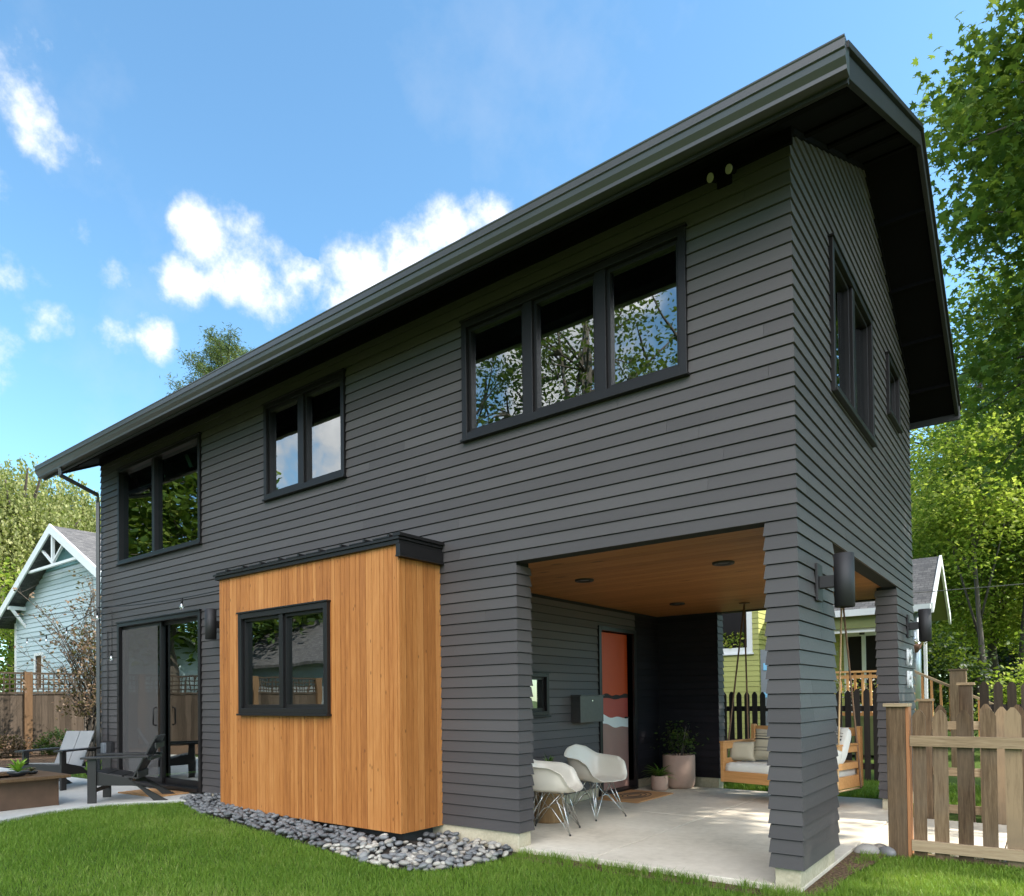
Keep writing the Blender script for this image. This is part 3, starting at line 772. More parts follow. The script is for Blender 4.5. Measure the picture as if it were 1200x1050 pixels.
# grass -----------------------------------------------------------------
def grass(name, X, Y, hmin, hmax, w, label):
    n = len(X); Z = -.048+.108*np.clip((-X-2.6)/4.6, 0, 1)**2*(3-2*np.clip((-X-2.6)/4.6, 0, 1))-.012
    h = NP.uniform(hmin, hmax, n); a = NP.uniform(0, 2*np.pi, n); ln = NP.uniform(.15, .75, n)*h
    lean = NP.uniform(0, 2*np.pi, n)+.0
    dx, dy = np.cos(a)*w, np.sin(a)*w
    lx, ly = np.cos(lean)*ln, np.sin(lean)*ln
    V = np.zeros((n, 5, 3), np.float32)
    V[:, 0] = np.stack([X-dx, Y-dy, Z], 1); V[:, 1] = np.stack([X+dx, Y+dy, Z], 1)
    V[:, 2] = np.stack([X+dx*.8+lx*.4, Y+dy*.8+ly*.4, Z+h*.6], 1); V[:, 3] = np.stack([X-dx*.8+lx*.4, Y-dy*.8+ly*.4, Z+h*.6], 1)
    V[:, 4] = np.stack([X+lx, Y+ly, Z+h*.95], 1)
    me = bpy.data.meshes.new(name); me.vertices.add(n*5); me.vertices.foreach_set('co', V.ravel())
    base = (np.arange(n)*5)[:, None]; lv = np.concatenate([base+np.array([[0,1,2,3]]), base+np.array([[3,2,4]])], 1).astype(np.int32)
    me.loops.add(n*7); me.loops.foreach_set('vertex_index', lv.ravel())
    ls = np.stack([np.arange(n)*7, np.arange(n)*7+4], 1).astype(np.int32)
    me.polygons.add(n*2); me.polygons.foreach_set('loop_start', ls.ravel()); me.update(calc_edges=True)
    patch = .5+.25*np.sin(X*1.7+np.sin(Y*2.1)*1.3)+.25*np.sin(Y*2.9-X*.8)
    patch = .6*patch+.4*(.5+.5*np.sin(X*6.1+np.sin(Y*5.3)*2)*np.sin(Y*7.7+X*2.3))
    rv = np.clip(NP.uniform(0, 1, n)*.55+patch*.45, 0, 1); rv = np.where(NP.uniform(0, 1, n) < .05, .98, rv)
    at = me.attributes.new('rnd', 'FLOAT', 'FACE'); at.data.foreach_set('value', np.repeat(rv, 2).astype(np.float32))
    me.materials.append(MATS['grass_blade'])
    o = bpy.data.objects.new(name, me); COL.objects.link(o); tag(o, label, 'grass', kind='stuff'); return o
def sample(x0, x1, y0, y1, dens):
    n = int((x1-x0)*(y1-y0)*dens); return NP.uniform(x0, x1, n), NP.uniform(y0, y1, n)
slabp = [(SX0, .005), (.0, .005), (.0, 1.95), (4.4, 1.95), (4.4, 3.72), (.0, 3.72), (.0, 4.97), (SX0, 4.97)]
def keep(X, Y):
    k = ~npoly(X, Y, slabp) & ~npoly(X, Y, PEB) & ~npoly(X, Y, pp) & ~((X < 0) & (X > -L) & (Y > 0) & (Y < W)) & ~((X > BX0) & (X < BX1) & (Y > BY) & (Y < 0))
    soil = npoly(X, Y, sp) | ((X > -2.4) & (X < 0) & (Y > -.16) & (Y < 0))
    k &= ~(soil & (NP.uniform(0, 1, len(X)) > .16))
    return k
Xs, Ys = [], []
for (a, b, c, d, q) in ((-4.2, 2.2, -3.2, 1.9, 8500), (-9.0, -4.2, -4.2, -.2, 6000), (-4.2, 2, -5.5, -3.2, 1500), (2.2, 5, -4, 3, 900)):
    X, Y = sample(a, b, c, d, q); k = keep(X, Y); Xs.append(X[k]); Ys.append(Y[k])
# only the wedge the photo looks into needs full density
X = np.concatenate(Xs); Y = np.concatenate(Ys)
vx, vy = X-1.385, Y+5.135; fwd = -vx*.604+vy*.797; lat = vx*.797+vy*.604
k = (fwd > 2.6) | (NP.uniform(0, 1, len(X)) < .2)
X, Y = X[k], Y[k]
grass('grass', X, Y, .022, .058, .0021, 'short mown green lawn grass in front of the house')
Xs, Ys = [], []
for (a, b, c, d, q) in ((-3.6, 1.2, 4.95, 7.3, 2500), (-15.5, -10.9, .2, 6, 400)):
    X, Y = sample(a, b, c, d, q); k = keep(X, Y); Xs.append(X[k]); Ys.append(Y[k])
grass('grass', np.concatenate(Xs), np.concatenate(Ys), .04, .09, .004, 'taller green grass behind the carport and by the fences')
# ragged clumps at the lawn edges
Xs = []; Ys = []
for i in range(210):
    s = random.random()
    if s < .55: cx, cy = random.uniform(-2.4, .0), random.uniform(-.16, -.01)
    elif s < .8:
        q = random.random(); cx, cy = .16+.08*math.sin(q*3)+random.uniform(-.1, .05), -.2+q*1.8
    else: cx, cy = random.uniform(-.25, .15), random.uniform(-.2, -.01)
    k = random.randint(8, 26); Xs.append(NP.normal(cx, .022, k)); Ys.append(NP.normal(cy, .018, k))
X = np.concatenate(Xs); Y = np.concatenate(Ys); k = ~npoly(X, Y, slabp)
grass('grass', X[k], Y[k], .05, .11, .0019, 'ragged longer grass tufts along the concrete slab edge')

# river stones ------------------------------------------------------------
def stone_mesh(i):
    rs = random.Random(i); m = MB(); nu, nv = 14, 9
    ph = [rs.uniform(0, 6) for _ in range(4)]
    vs = []; 
    for j in range(nv+1):
        t = math.pi*j/nv
        for k in range(nu):
            p = 2*math.pi*k/nu
            q = 1+.09*math.sin(2*p+ph[0])+.06*math.sin(3*p+ph[1])+.05*math.cos(2*t+ph[2])
            vs.append((math.sin(t)*math.cos(p)*q*.5, math.sin(t)*math.sin(p)*q*.36, math.cos(t)*.24))
    fs = [(j*nu+k, j*nu+(k+1) % nu, (j+1)*nu+(k+1) % nu, (j+1)*nu+k) for j in range(nv) for k in range(nu)]
    m.add(vs, fs, rs.random(), True); return m
SM = [stone_mesh(i) for i in range(8)]
def pz(x, y):
    d = (BY-y) if BX0 < x < BX1 else (-y)
    return .055*sstep(1-clamp(d, 0, .6)/.5) if x < BX1+.3 else .02*sstep(1-clamp(d, 0, .6)/.5)
cand = []
tries = 0
while tries < 9000:
    tries += 1
    x, y = random.uniform(-7.8, -2.4), random.uniform(-1.2, 0)
    if not inpoly(x, y, PEB) or (BX0+.02 < x < BX1-.02 and y > BY+.03) or y > -.02: continue
    s = random.uniform(.052, .105); lvl = 0
    near = [c for c in cand if (c[0]-x)**2+(c[1]-y)**2 < ((c[3]+s)*.36)**2]
    if near:
        if len(near) > 2 or any(c[4] == 1 for c in near) or random.random() < .80: continue
        lvl = 1
    cand.append((x, y, gz(x)+.004+lvl*.030+s*.14+pz(x, y), s, lvl))
cand.sort(key=lambda c: (c[0]-1.385)**2+(c[1]+5.135)**2)
first = [None]*8; rest = MB()
for i, (x, y, z, s, lvl) in enumerate(cand):
    rot = (random.uniform(-.35, .35), random.uniform(-.35, .35), random.uniform(0, 6.28))
    if i < 290:
        k = random.randrange(8)
        if first[k] is None: first[k] = SM[k].build('river_stone', 'stone'); o = first[k]
        else: o = first[k].copy(); COL.objects.link(o)
        o.location = (x, y, z); o.rotation_euler = rot; o.scale = (s, s, s)
        tag(o, 'smooth grey river stone in the pebble bed along the house wall', 'stone', 'river stones in the pebble bed')
    else:
        M = Matrix.LocRotScale(Vector((x, y, z)), __import__('mathutils').Euler(rot), Vector((s, s, s)))
        sm = random.choice(SM); rest.add([M @ Vector(p) for p in sm.v], sm.f, random.random(), True)
tag(rest.build('river_stones', 'stone'), 'bed of smooth grey river stones below the left half of the cedar bay', 'stones', kind='stuff')
m = MB(); m.add([(x, y, gz(x)+.004) for x, y in PEB], [tuple(range(len(PEB)))], .5)
m.add([(BX0-.2, BY-.30, gz(-6)+.006), (BX1+.05, BY-.34, gz(-3.5)+.006), (BX1+.05, BY+.2, gz(-3.5)+.052), (BX0-.2, BY+.2, gz(-6)+.052)], [(0,1,2,3)], .5)
tag(m.build('pebble_bed_soil', 'soil'), kind='structure')
for (x, y, s, lb) in ((.10, 1.63, .22, 'large pale round stone nearest the slab edge beside the picket fence post'), (.245, 1.69, .17, 'pale round stone against the foot of the picket fence post'), (.18, 1.80, .16, 'round stone behind the other two by the picket fence post')):
    o = first[random.randrange(8)].copy(); COL.objects.link(o); o.location = (x, y, -.02); o.scale = (s, s, s*1.3); o.rotation_euler = (0, .1, random.random()*6)
    tag(o, lb, 'stone', 'stones by the fence post')

# ================================================================== FURNITURE
def armchair(loc, yaw, label):
    t = thing('armchair', label, 'chair', loc, yaw, 'white shell armchairs in the carport')   # faces local +x
    nt, nr = 72, 16; vs = []
    for j in range(nr+1):
        r = j/nr
        for k in range(nt):
            th = 2*math.pi*k/nt; c, s_ = math.cos(th), math.sin(th); a = abs((th+math.pi) % (2*math.pi)-math.pi)*180/math.pi
            # rim height
            ks = [(0, .425), (30, .43), (44, .47), (62, .62), (80, .662), (110, .672), (132, .685), (155, .775), (180, .81)]
            for (a0, h0), (a1, h1) in zip(ks[:-1], ks[1:]):
                if a0 <= a <= a1: q = sstep((a-a0)/(a1-a0)) if a1 <= 90 else (a-a0)/(a1-a0); h = h0+(h1-h0)*q
            ex = .31 if c > 0 else .27
            ey = .285
            n_ = 3.0; rad = 1/((abs(c)/ex)**n_+(abs(s_)/ey)**n_)**(1/n_)
            side = math.exp(-((a-95)/38)**2)
            back = math.exp(-((a-180)/40)**2)
            P0 = [(0, 0, 0), (.4, .50, .01), (.62, .80, .09), (.80, .93, .45), (.93, 1.0, .96), (1, 1.13, 1.0)]      # arms: upright, flat flange
            P1 = [(0, 0, 0), (.4, .50, .0), (.62, .80, .06), (.80, .98, .40), (.93, 1.12, .82), (1, 1.19, 1.0)]       # back: leaning
            P2 = [(0, 0, 0), (.4, .45, .0), (.62, .68, .02), (.80, .84, .10), (.93, .96, .55), (1, 1.0, 1.0)]       # front lip
            def ev(Pt):
                for (r0, a0, b0), (r1, a1, b1) in zip(Pt[:-1], Pt[1:]):
                    if r <= r1+1e-9: q = (r-r0)/(r1-r0); return a0+(a1-a0)*q, b0+(b1-b0)*q
            fr_ = math.exp(-(a/38)**2); sd_ = max(0, 1-back-fr_); ss = back+fr_+sd_
            e0, e1, e2 = ev(P0), ev(P1), ev(P2)
            rr = rad*(sd_*e0[0]+back*e1[0]+fr_*e2[0])/ss; lf = (sd_*e0[1]+back*e1[1]+fr_*e2[1])/ss
            zs = .405; z = zs+(h-zs)*lf
            if fr_ > .3 and r > .93: z -= fr_*.012*(r-.93)/.07
            vs.append((rr*c-.01, rr*s_, z))
    fs = [(j*nt+k, j*nt+(k+1) % nt, (j+1)*nt+(k+1) % nt, (j+1)*nt+k) for j in range(nr) for k in range(nt)]
    m = MB(); m.add(vs, fs, .5, True)
    o = m.build('seat_shell', 'shell_white', t, 0, local=True)
    md = o.modifiers.new('thick', 'SOLIDIFY'); md.thickness = .009; md.offset = -1
    m2_ = o.modifiers.new('smooth', 'SUBSURF'); m2_.levels = 1; m2_.render_levels = 1
    b = MB()
    feet = [(.24, .23), (.24, -.23), (-.23, .21), (-.23, -.21)]
    tops = [(.13, .13), (.13, -.13), (-.12, .13), (-.12, -.13)]
    for (fx, fy), (tx, ty) in zip(feet, tops):
        b.tube([(tx, ty, .40), (fx, fy, .012)], .0055, 8)
        b.tube([(tx*.25, ty, .40), (tx*.6+fx*.1, ty*1.1, .30), (fx, fy, .012)], .0045, 8)
    for sy in (1, -1):
        b.tube([(.24, .23*sy, .012), (.04, .15*sy, .25), (0, .14*sy, .26), (-.04, .15*sy, .25), (-.23, .21*sy, .012)], .0045, 8)
        b.tube([(.13, .13*sy, .40), (0, .14*sy, .26), (-.12, .13*sy, .40)], .0045, 8)
    for sx in (1, -1):
        b.tube([(.24*sx, .23, .012), (.15*sx, .04, .25), (.145*sx, 0, .26), (.15*sx, -.04, .25), (.24*sx, -.23, .012)], .0045, 8)
        b.tube([(.13*sx, .13, .40), (.145*sx, 0, .26), (.13*sx, -.13, .40)], .0045, 8)
    b.tube([(.13, .13, .40), (.13, -.13, .40), (-.12, -.13, .40), (-.12, .13, .40), (.13, .13, .40)], .005, 8)
    b.build('wire_base', 'steel', t, local=True)
    for fx, fy in feet:
        f = MB(); f.lathe([(0, 0), (.010, 0), (.010, .012), (.005, .02)], (fx, fy, 0), 10); f.build('foot', 'rubber', t, local=True)
    return t
armchair((-2.66, .84, 0), R(20), 'white shell armchair nearest the front siding pier, half hidden by it')
armchair((-2.74, 1.86, 0), R(-16), 'white shell armchair facing the camera in front of the mailbox')
# stump table with pot
t = thing('stump_table', 'round wooden stump side table between the two white armchairs', 'side table', (-3.0, 1.30, 0))
m = MB(); pr = [(0, 0), (.165, 0), (.172, .02), (.16, .25), (.168, .48), (.162, .50), (0, .50)]
m.lathe(pr, n=26); m.build('stump', 'stump', t, local=True)
t = thing('potted_plant', 'small spiky plant in a white pot on the stump table', 'plant', (-3.0, 1.30, .50))
m = MB(); m.lathe([(0, 0), (.055, 0), (.062, .13), (.056, .13), (.05, .11), (0, .11)], n=24); m.build('pot', 'white_paint', t, local=True)
def blades(mb, c, n, lmin, lmax, w, droop=.6, up0=(30, 80), seg=5):
    for i in range(n):
        az = random.uniform(0, 6.283); el = R(random.uniform(*up0)); l = random.uniform(lmin, lmax); d = droop*random.uniform(.6, 1.3)
        p = Vector(c); pts = [p.copy()]; e = el
        for k in range(seg):
            p = p+Vector((math.cos(az)*math.cos(e), math.sin(az)*math.cos(e), math.sin(e)))*l/seg; pts.append(p.copy()); e -= d/seg*1.6
        sd = Vector((-math.sin(az), math.cos(az), 0)); vs = []; fs = []
        for k, q in enumerate(pts):
            ww = w*math.sin(math.pi*min(.98, (k/seg)*.8+.18)); vs += [q-sd*ww-Vector((0,0,ww*-.4)), q, q+sd*ww+Vector((0,0,ww*.4))]
        for k in range(seg): a = k*3; fs += [(a, a+1, a+4, a+3), (a+1, a+2, a+5, a+4)]
        mb.add(vs, fs, random.random(), True)
m = MB(); blades(m, (0, 0, .11), 40, .08, .16, .006, .5); m.build('leaves', 'house_plant', t, local=True)
# planters
def planter(loc, r, h, label, pot=None):
    t = thing('planter', label, 'planter', loc)
    m = MB(); m.lathe([(0, 0), (r*.72, 0), (r*.88, .02*h+.01), (r*.97, .16*h), (r, .35*h), (r, h-.008), (r-.008, h), (r-.03, h), (r-.035, h-.06), (0, h-.06)], n=40); m.build('pot', 'planter', t, local=True)
    m = MB(); m.lathe([(0, h-.05), (r-.036, h-.052)], n=24); m.build('soil', 'soil', t, local=True)
    return t
t = planter((-3.0, 4.72, 0), .235, .49, 'large round terracotta coloured planter in the dark carport corner')
m = MB()
for i in range(9):
    a = random.uniform(0, 6.28); tip = (math.cos(a)*.17, math.sin(a)*.17, random.uniform(.72, .93)); m.tube([(math.cos(a)*.04, math.sin(a)*.04, .44), tip], [.006, .003], 5)
m.build('stems', 'bark', t, local=True)
P = NP.normal(size=(420, 3))*np.array([.12, .12, .12])+np.array([0, 0, .72]); P[:, 2] = np.clip(P[:, 2], .5, .98)
leaves('foliage', P, .05, 'dark_leaf', t, 'diamond', .4, local=True)
t = planter((-3.10, 4.27, 0), .12, .215, 'small pinkish planter with arching green leaves beside the large planter')
m = MB(); blades(m, (0, 0, .18), 60, .16, .34, .013, .9, (15, 80)); m.build('foliage', 'house_plant', t, local=True)
# door mats
def mat_rect(loc, rz, lx, ly, label, ornament):
    t = thing('doormat', label, 'doormat', loc, rz)
    m = MB(); m.box(-lx/2, lx/2, -ly/2, ly/2, .0, .016, .5); m.build('mat', 'coir', t, .004, local=True)
    if ornament:
        m = MB()
        for rr in (.10, .17, .24):
            m.tube([(math.cos(a)*rr*.8, math.sin(a)*rr*1.4, .0165) for a in [i*math.pi/14 for i in range(29)]], .006, 6)
        m.build('ring_pattern', 'stripe_dark', t, local=True)
    return t
mat_rect((-3.11, 3.5, .001), 0, .66, 1.06, 'tan coir doormat with dark rings in front of the painted door', True)
mat_rect((-8.55, -.31, .093), R(4), .95, .48, 'plain orange coir doormat below the sliding door', False)
# swing bed -----------------------------------------------------------------
t = thing('swing_bed', 'wooden swing bed hung on ropes at the back of the carport', 'swing', (-1.23, 4.07, .24), R(-13))
bw2, bd = 1.46, .80
def q(m, n, mt, b=0): return m.build(n, mt, t, b, local=True)
hx, hy = bw2/2, bd/2
m = MB(); m.box(-hx, hx, -hy, -hy+.035, 0, .14); m.box(-hx, hx, hy-.035, hy, 0, .14); m.box(-hx, -hx+.035, -hy+.036, hy-.036, 0, .14); m.box(hx-.035, hx, -hy+.036, hy-.036, 0, .14); m.box(-hx+.036, hx-.036, -hy+.036, hy-.036, .02, .06); q(m, 'bed_frame', 'bed_wood', .004)
for sx in (-1, 1):
    m = MB(); x0, x1 = sorted((sx*hx+sx*.002, sx*(hx-.045)))
    m.box(x0, x1, -hy-.004, -hy+.075, -.004, .50); m.box(x0, x1, hy-.075, hy+.004, -.004, .72)
    m.box(x0, x1, -hy+.075, hy-.075, .42, .495)
    m.box(x0+.008, x1-.008, -hy+.076, hy-.076, .22, .30); m.box(x0-.008, x1+.008, -hy-.01, hy-.076, .50, .522)
    q(m, 'arm_frame', 'bed_wood', .003)
m = MB(); m.box(-hx+.05, hx-.05, hy-.04, hy-.01, .60, .70); m.box(-hx+.05, hx-.05, hy-.04, hy-.01, .40, .48); m.box(-hx+.05, hx-.05, hy-.04, hy-.01, .22, .30); q(m, 'back_rail', 'bed_wood', .003)
def cushion(cx, cy, cz, lx, ly, lz, tilt, mat, name, par=None, stripes=False, yawc=0, crease=.0):
    n = 14; m = MB(); vs = []; fs = []
    for side in (1, -1):
        for j in range(n+1):
            for i in range(n+1):
                a, b = -1+2*i/n, -1+2*j/n
                th = (max(0, (1-a**4)*(1-b**4)))**.45
                px = 1-.06*(b*b)*(1 if abs(a) > .1 else 1)
                vs.append((a*lx/2*(1-.05*(1-b*b)), b*lz/2*(1-.05*(1-a*a)), side*ly/2*th+random.uniform(-crease, crease)*th))
    for s_ in range(2):
        o_ = s_*(n+1)**2
        for j in range(n):
            for i in range(n):
                k = o_+j*(n+1)+i; f = (k, k+1, k+n+2, k+n+1); fs.append(f if s_ == 0 else f[::-1])
    M = Matrix.Translation((cx, cy, cz)) @ Matrix.Rotation(yawc, 4, 'Z') @ Matrix.Rotation(R(90)-tilt, 4, 'X')
    m.add([M @ Vector(v) for v in vs], fs, .5, True)
    o = m.build(name, mat, t, local=True)
    if stripes:
        k = MB()
        for zz, w in ((.24, .022), (.15, .040), (-.12, .020), (.32, .012), (-.22, .014)):
            b0, b1 = (zz-w/2)*2, (zz+w/2)*2; vv = []
            for i in range(n+1):
                a = -.96+1.92*i/n
                for b in (b0, b1):
                    th = (max(0, (1-a**4)*(1-b**4)))**.45
                    vv.append(M @ Vector((a*lx/2*(1-.05*(1-b*b)), b*lz/2*(1-.05*(1-a*a)), ly/2*th+.003)))
            k.add(vv, [(2*i, 2*i+2, 2*i+3, 2*i+1) for i in range(n)], .5, True)
        k.build('stripe', 'stripe_dark', o, local=True)
    return o
# mattress: rounded slab
m = MB(); nn = 40; vs = []; fs = []
zl = [(0, .10, .96), (.02, .12, 1), (.09, .19, 1.0), (.13, .23, .985), (.15, .245, .93)]
for _, zz, kx in zl:
    for i in range(nn*2):
        s_ = i/(nn*2)*4; e = int(s_); f = s_-e
        cxn = [(-1+2*f, -1), (1, -1+2*f), (1-2*f, 1), (-1, 1-2*f)][e]
        wob = .004*math.sin(i*2.4)+.003*math.sin(i*.9)
        vs.append((cxn[0]*((hx-.055)*kx+wob), cxn[1]*((hy-.02)*kx+wob), zz+.006*math.sin(i*1.7)*(zz > .2)))
n2 = nn*2
for j in range(len(zl)-1):
    for i in range(n2): fs.append((j*n2+i, j*n2+(i+1) % n2, (j+1)*n2+(i+1) % n2, (j+1)*n2+i))
fs.append(tuple((len(zl)-1)*n2+i for i in range(n2)))
m.add(vs, fs, .5, True); q(m, 'mattress', 'cushion_white')
cushion(-.60, -.10, .38, .34, .16, .26, R(12), 'cushion_cream', 'pillow', yawc=R(20))
cushion(-.24, .02, .47, .50, .18, .42, R(14), 'cushion_cream', 'pillow', None, True, yawc=R(4))
cushion(-.12, .20, .50, .50, .16, .48, R(16), 'cushion_white', 'pillow', yawc=R(-10))
cushion(.60, .04, .50, .46, .18, .46, R(14), 'cushion_white', 'pillow', None, True, yawc=R(-48))
cushion(.30, .14, .47, .44, .15, .40, R(14), 'cushion_cream', 'pillow', yawc=R(-10))
cushion(.68, -.20, .36, .34, .12, .24, R(16), 'cushion_white', 'pillow', yawc=R(-70))
cushion(.05, .22, .50, .46, .15, .44, R(14), 'cushion_cream', 'pillow', yawc=R(6))
# ropes: from the ceiling hooks down round the frame ends
for sx in (-1, 1):
    for y_ in (-hy+.10, hy-.10):
        m = MB(); m.tube([(sx*(hx-.05)*.965, .10, 2.345), (sx*(hx+.02), y_, .02), (sx*(hx+.02), y_, -.012)], .0115, 7); q(m, 'rope', 'rope' if (sx == 1 and y_ < 0) else 'rope_dark')
    m = MB(); m.tube([(sx*(hx+.02), -hy+.1, -.012), (sx*(hx+.02), hy-.1, -.012)], .0115, 7); q(m, 'rope', 'rope')
    m = MB(); m.tube([(sx*(hx-.05)*.965, .10, 2.34), (sx*(hx-.05)*.965, .10, 2.37)], [.02, .03], 10); m.box(sx*(hx-.05)*.965-.05, sx*(hx-.05)*.965+.05, .05, .15, 2.345, 2.357); q(m, 'hook', 'rust_steel')

# adirondack chairs ----------------------------------------------------------
def adirondack(loc, yaw, label, seat='adirondack'):
    t = thing('adirondack_chair', label, 'chair', loc, yaw, 'dark adirondack chairs on the patio')   # faces local +x
    def q(m, n, mt='adirondack', b=.003): return m.build(n, mt, t, b, local=True)
    for s in (1, -1):
        m = MB(); m.box(.26, .36, s*.30-.016, s*.30+.016, 0, .56); q(m, 'leg')
        m = MB()
        sideprof = [(.33, .22), (.33, .37), (.22, .385), (-.10, .30), (-.40, .0), (-.56, .0), (-.18, .20)]
        m.prism(sideprof, lambda a, b, d: (a, d, b), s*.27-.012, s*.27+.012); q(m, 'side_rail')
        m = MB(); m.box(-.36, .42, s*.31-.075, s*.31+.075, .56, .585); q(m, 'armrest')
        m = MB(); m.box(-.26, -.20, s*.315-.015, s*.315+.015, .27, .56); 
        m = MB(); m.beam((-.12, s*.12, .26), (-.42, s*.12, .83), .232, .022, up=(1, 0, .45)); q(m, 'back_board', seat)
        for k in (0,): pass
    m = MB()
    for k in range(3):
        a = .30-k*.17; b = a-.155; za = .385-(.33-a)*.20; zb = .385-(.33-b)*.20
        m.hexa([(b, -.258, zb), (a, -.258, za), (a, .258, za), (b, .258, zb), (b, -.258, zb+.02), (a, -.258, za+.02), (a, .258, za+.02), (b, .258, zb+.02)])
    q(m, 'seat', seat)
    m = MB(); m.box(.335, .357, -.283, .283, .24, .37); q(m, 'front_rail')
    m = MB(); m.box(-.37, -.33, -.30, .30, .52, .56); m.beam((-.20, -.25, .33), (-.20, .25, .33), .02, .09); m.beam((-.405, -.22, .70), (-.405, .22, .70), .02, .07); m.box(.28, .30, -.28, .28, .13, .18); q(m, 'cross_rail')
    return t
cc = math.atan2(-.52, -.42)
adirondack((-8.27, -.80, .093), cc, 'black adirondack chair in profile right in front of the sliding door')
adirondack((-10.47, -.76, .093), math.atan2(-.87, .50), 'adirondack chair with pale grey back boards behind the fire table', 'adirondack_grey')
# fire table ------------------------------------------------------------------
t = thing('fire_table', 'low rusty steel fire table with a wooden rim top', 'fire table', (-8.95, -2.25, .093), R(0))
m = MB()
for s in (1, -1):
    y = s*.72
    m.prism([(-.5, 0), (-.5, .34), (.5, .34), (.5, 0), (.36, 0), (.26, .16), (0, .22), (-.26, .16), (-.36, 0)], lambda a, b, d: (a, d, b), y-.006, y+.006)
q_ = [(-.48, .34), (-.36, .20), (-.18, .11), (0, .085), (.18, .11), (.36, .20), (.48, .34)]
vs = [(x, y, z) for y in (-.714, .714) for x, z in q_]
m.add(vs, [(i, i+1, i+8, i+7) for i in range(6)], .5, True)
m.box(.47, .48, -.714, .714, .0, .34); m.box(-.48, -.47, -.714, .714, .0, .34)
m.build('fire_bowl', 'rust_steel', t, local=True)
m = MB()
for (a, b, c, d) in ((-.62, -.36, -.82, .82), (.36, .62, -.82, .82), (-.358, .358, -.82, -.52), (-.358, .358, .52, .82)): m.box(a, b, c, d, .342, .378)
m.build('table_top', 'fence_post', t, .003, local=True)
def bowlplant(loc, r, label, n, l, w, mt='bright_plant'):
    t = thing('bowl_plant', label, 'plant', loc)
    m = MB(); m.lathe([(0, 0), (r*.6, 0), (r, r*.35), (r*.98, r*.5), (r*.8, r*.5), (0, r*.42)], n=24); m.build('bowl', 'bowl_black', t, local=True)
    m = MB(); blades(m, (0, 0, r*.4), n, l*.6, l, w, .5, (25, 85)); m.build('leaves', mt, t, local=True)
bowlplant((-8.70, -1.88, .472), .115, 'black bowl of bright green fern leaves on the fire table', 26, .22, .020)
bowlplant((-8.86, -1.68, .472), .07, 'small black bowl of succulents nearest the corner of the fire table', 18, .10, .012, 'dry_leaf')
bowlplant((-8.62, -2.18, .472), .085, 'low green plant bowl at the photo edge on the fire table', 24, .13, .014)

# ================================================================== FENCES
def picket(mb, x, y, w, z0, z1, th=.02, r=None, style='gothic', lx=(1, 0), jitter=.004):
    h = w/2; tip = w*.62
    sh = random.uniform(-jitter, jitter)
    prof = [(-h, z0), (h, z0), (h, z1-tip), (h*.72, z1-tip*.55), (h*.22, z1), (-h*.22, z1), (-h*.72, z1-tip*.55), (-h, z1-tip)]
    mb.prism(prof, lambda a, b, d: (x+a*lx[0]-d*lx[1]+sh*(b-z0), y+a*lx[1]+d*lx[0], b), 0, th, r)
# front fence
t = thing('picket_fence', 'nearest weathered wood picket fence with a thick capped end post', 'fence', (.26, 1.72, -.09))
m = MB(); m.box(0, .145, -.02, .15, 0, 1.325); m.build('post', 'picket_wood', t, .004, local=True)
m = MB(); m.box(-.02, .172, -.045, .18, 1.326, 1.355); m.build('post_cap', 'rail_wood', t, .004, local=True)
m = MB(); m.box(.147, .172, -.012, .13, 0, 1.325); m.build('post_trim', 'fresh_edge', t, .002, local=True)
for z in (1.035, .15):
    m = MB(); m.box(.174, 5.2, -.012, .028, z-.045, z+.045); m.build('rail', 'rail_wood', t, .003, local=True)
x = .235; k = 0
while x < 5.1:
    m = MB(); w = random.choice([.098, .105, .112, .12]); picket(m, x, .03, w, -.02+.02*random.random(), 1.285+random.uniform(-.012, .014)+.02*math.sin(x*2)); m.build('picket', 'picket_wood', t, local=True); x += w+random.uniform(.052, .07)
m = MB(); m.box(.174, 5.2, .055, .10, -.02, .07); m.build('bottom_board', 'picket_wood', t, local=True)
for i in range(16):
    x = .42+.17*i
    o = first[i % 8].copy(); COL.objects.link(o); o.location = (x+random.uniform(-.03, .03), 1.90+random.uniform(-.03, .02), -.055); s = random.uniform(.10, .14); o.scale = (s, s, s*1.2); o.rotation_euler = (0, 0, random.random()*6)
    tag(o, 'round stone half hidden behind the foot of the nearest picket fence', 'stone', 'stones behind the picket fence')
# second fence beyond the path
t = thing('picket_fence', 'second wood picket fence beyond the concrete path with tall gate posts', 'fence', (.30, 3.80, -.05))
for x, h in ((0, 1.31), (.38, 1.48), (4.2, 1.4)):
    m = MB(); m.box(x-.06, x+.06, -.02, .10, 0, h); m.build('post', 'picket_wood', t, .004, local=True)
    m = MB(); m.box(x-.08, x+.08, -.04, .12, h+.001, h+.03); m.build('post_cap', 'rail_wood', t, .003, local=True)
for z in (1.05, .55, .15):
    m = MB(); m.box(.062, .318, .0, .04, z-.045, z+.045); m.box(.442, 4.13, .0, .04, z-.045, z+.045); m.build('rail', 'rail_wood', t, .003, local=True)
x = .15
while x < 4.1:
    if not .27 < x < .49:
        m = MB(); picket(m, x, -.022, .112, .02, 1.27+random.uniform(-.02, .02)); m.build('picket', 'picket_wood', t, local=True)
    x += .135
# third dark fence
t = thing('picket_fence', 'dark brown picket fence furthest back on the right below the hedge', 'fence', (.66, 6.0, -.05))
for z in (1.2, .3):
    m = MB(); m.box(0, 4.6, .0, .04, z-.045, z+.045); m.build('rail', 'fence_black', t, local=True)
x = .05
while x < 4.5:
    m = MB(); picket(m, x, -.022, .10, 0, 1.53+random.uniform(-.02, .02)); m.build('picket', 'fence_dark', t, local=True); x += .15
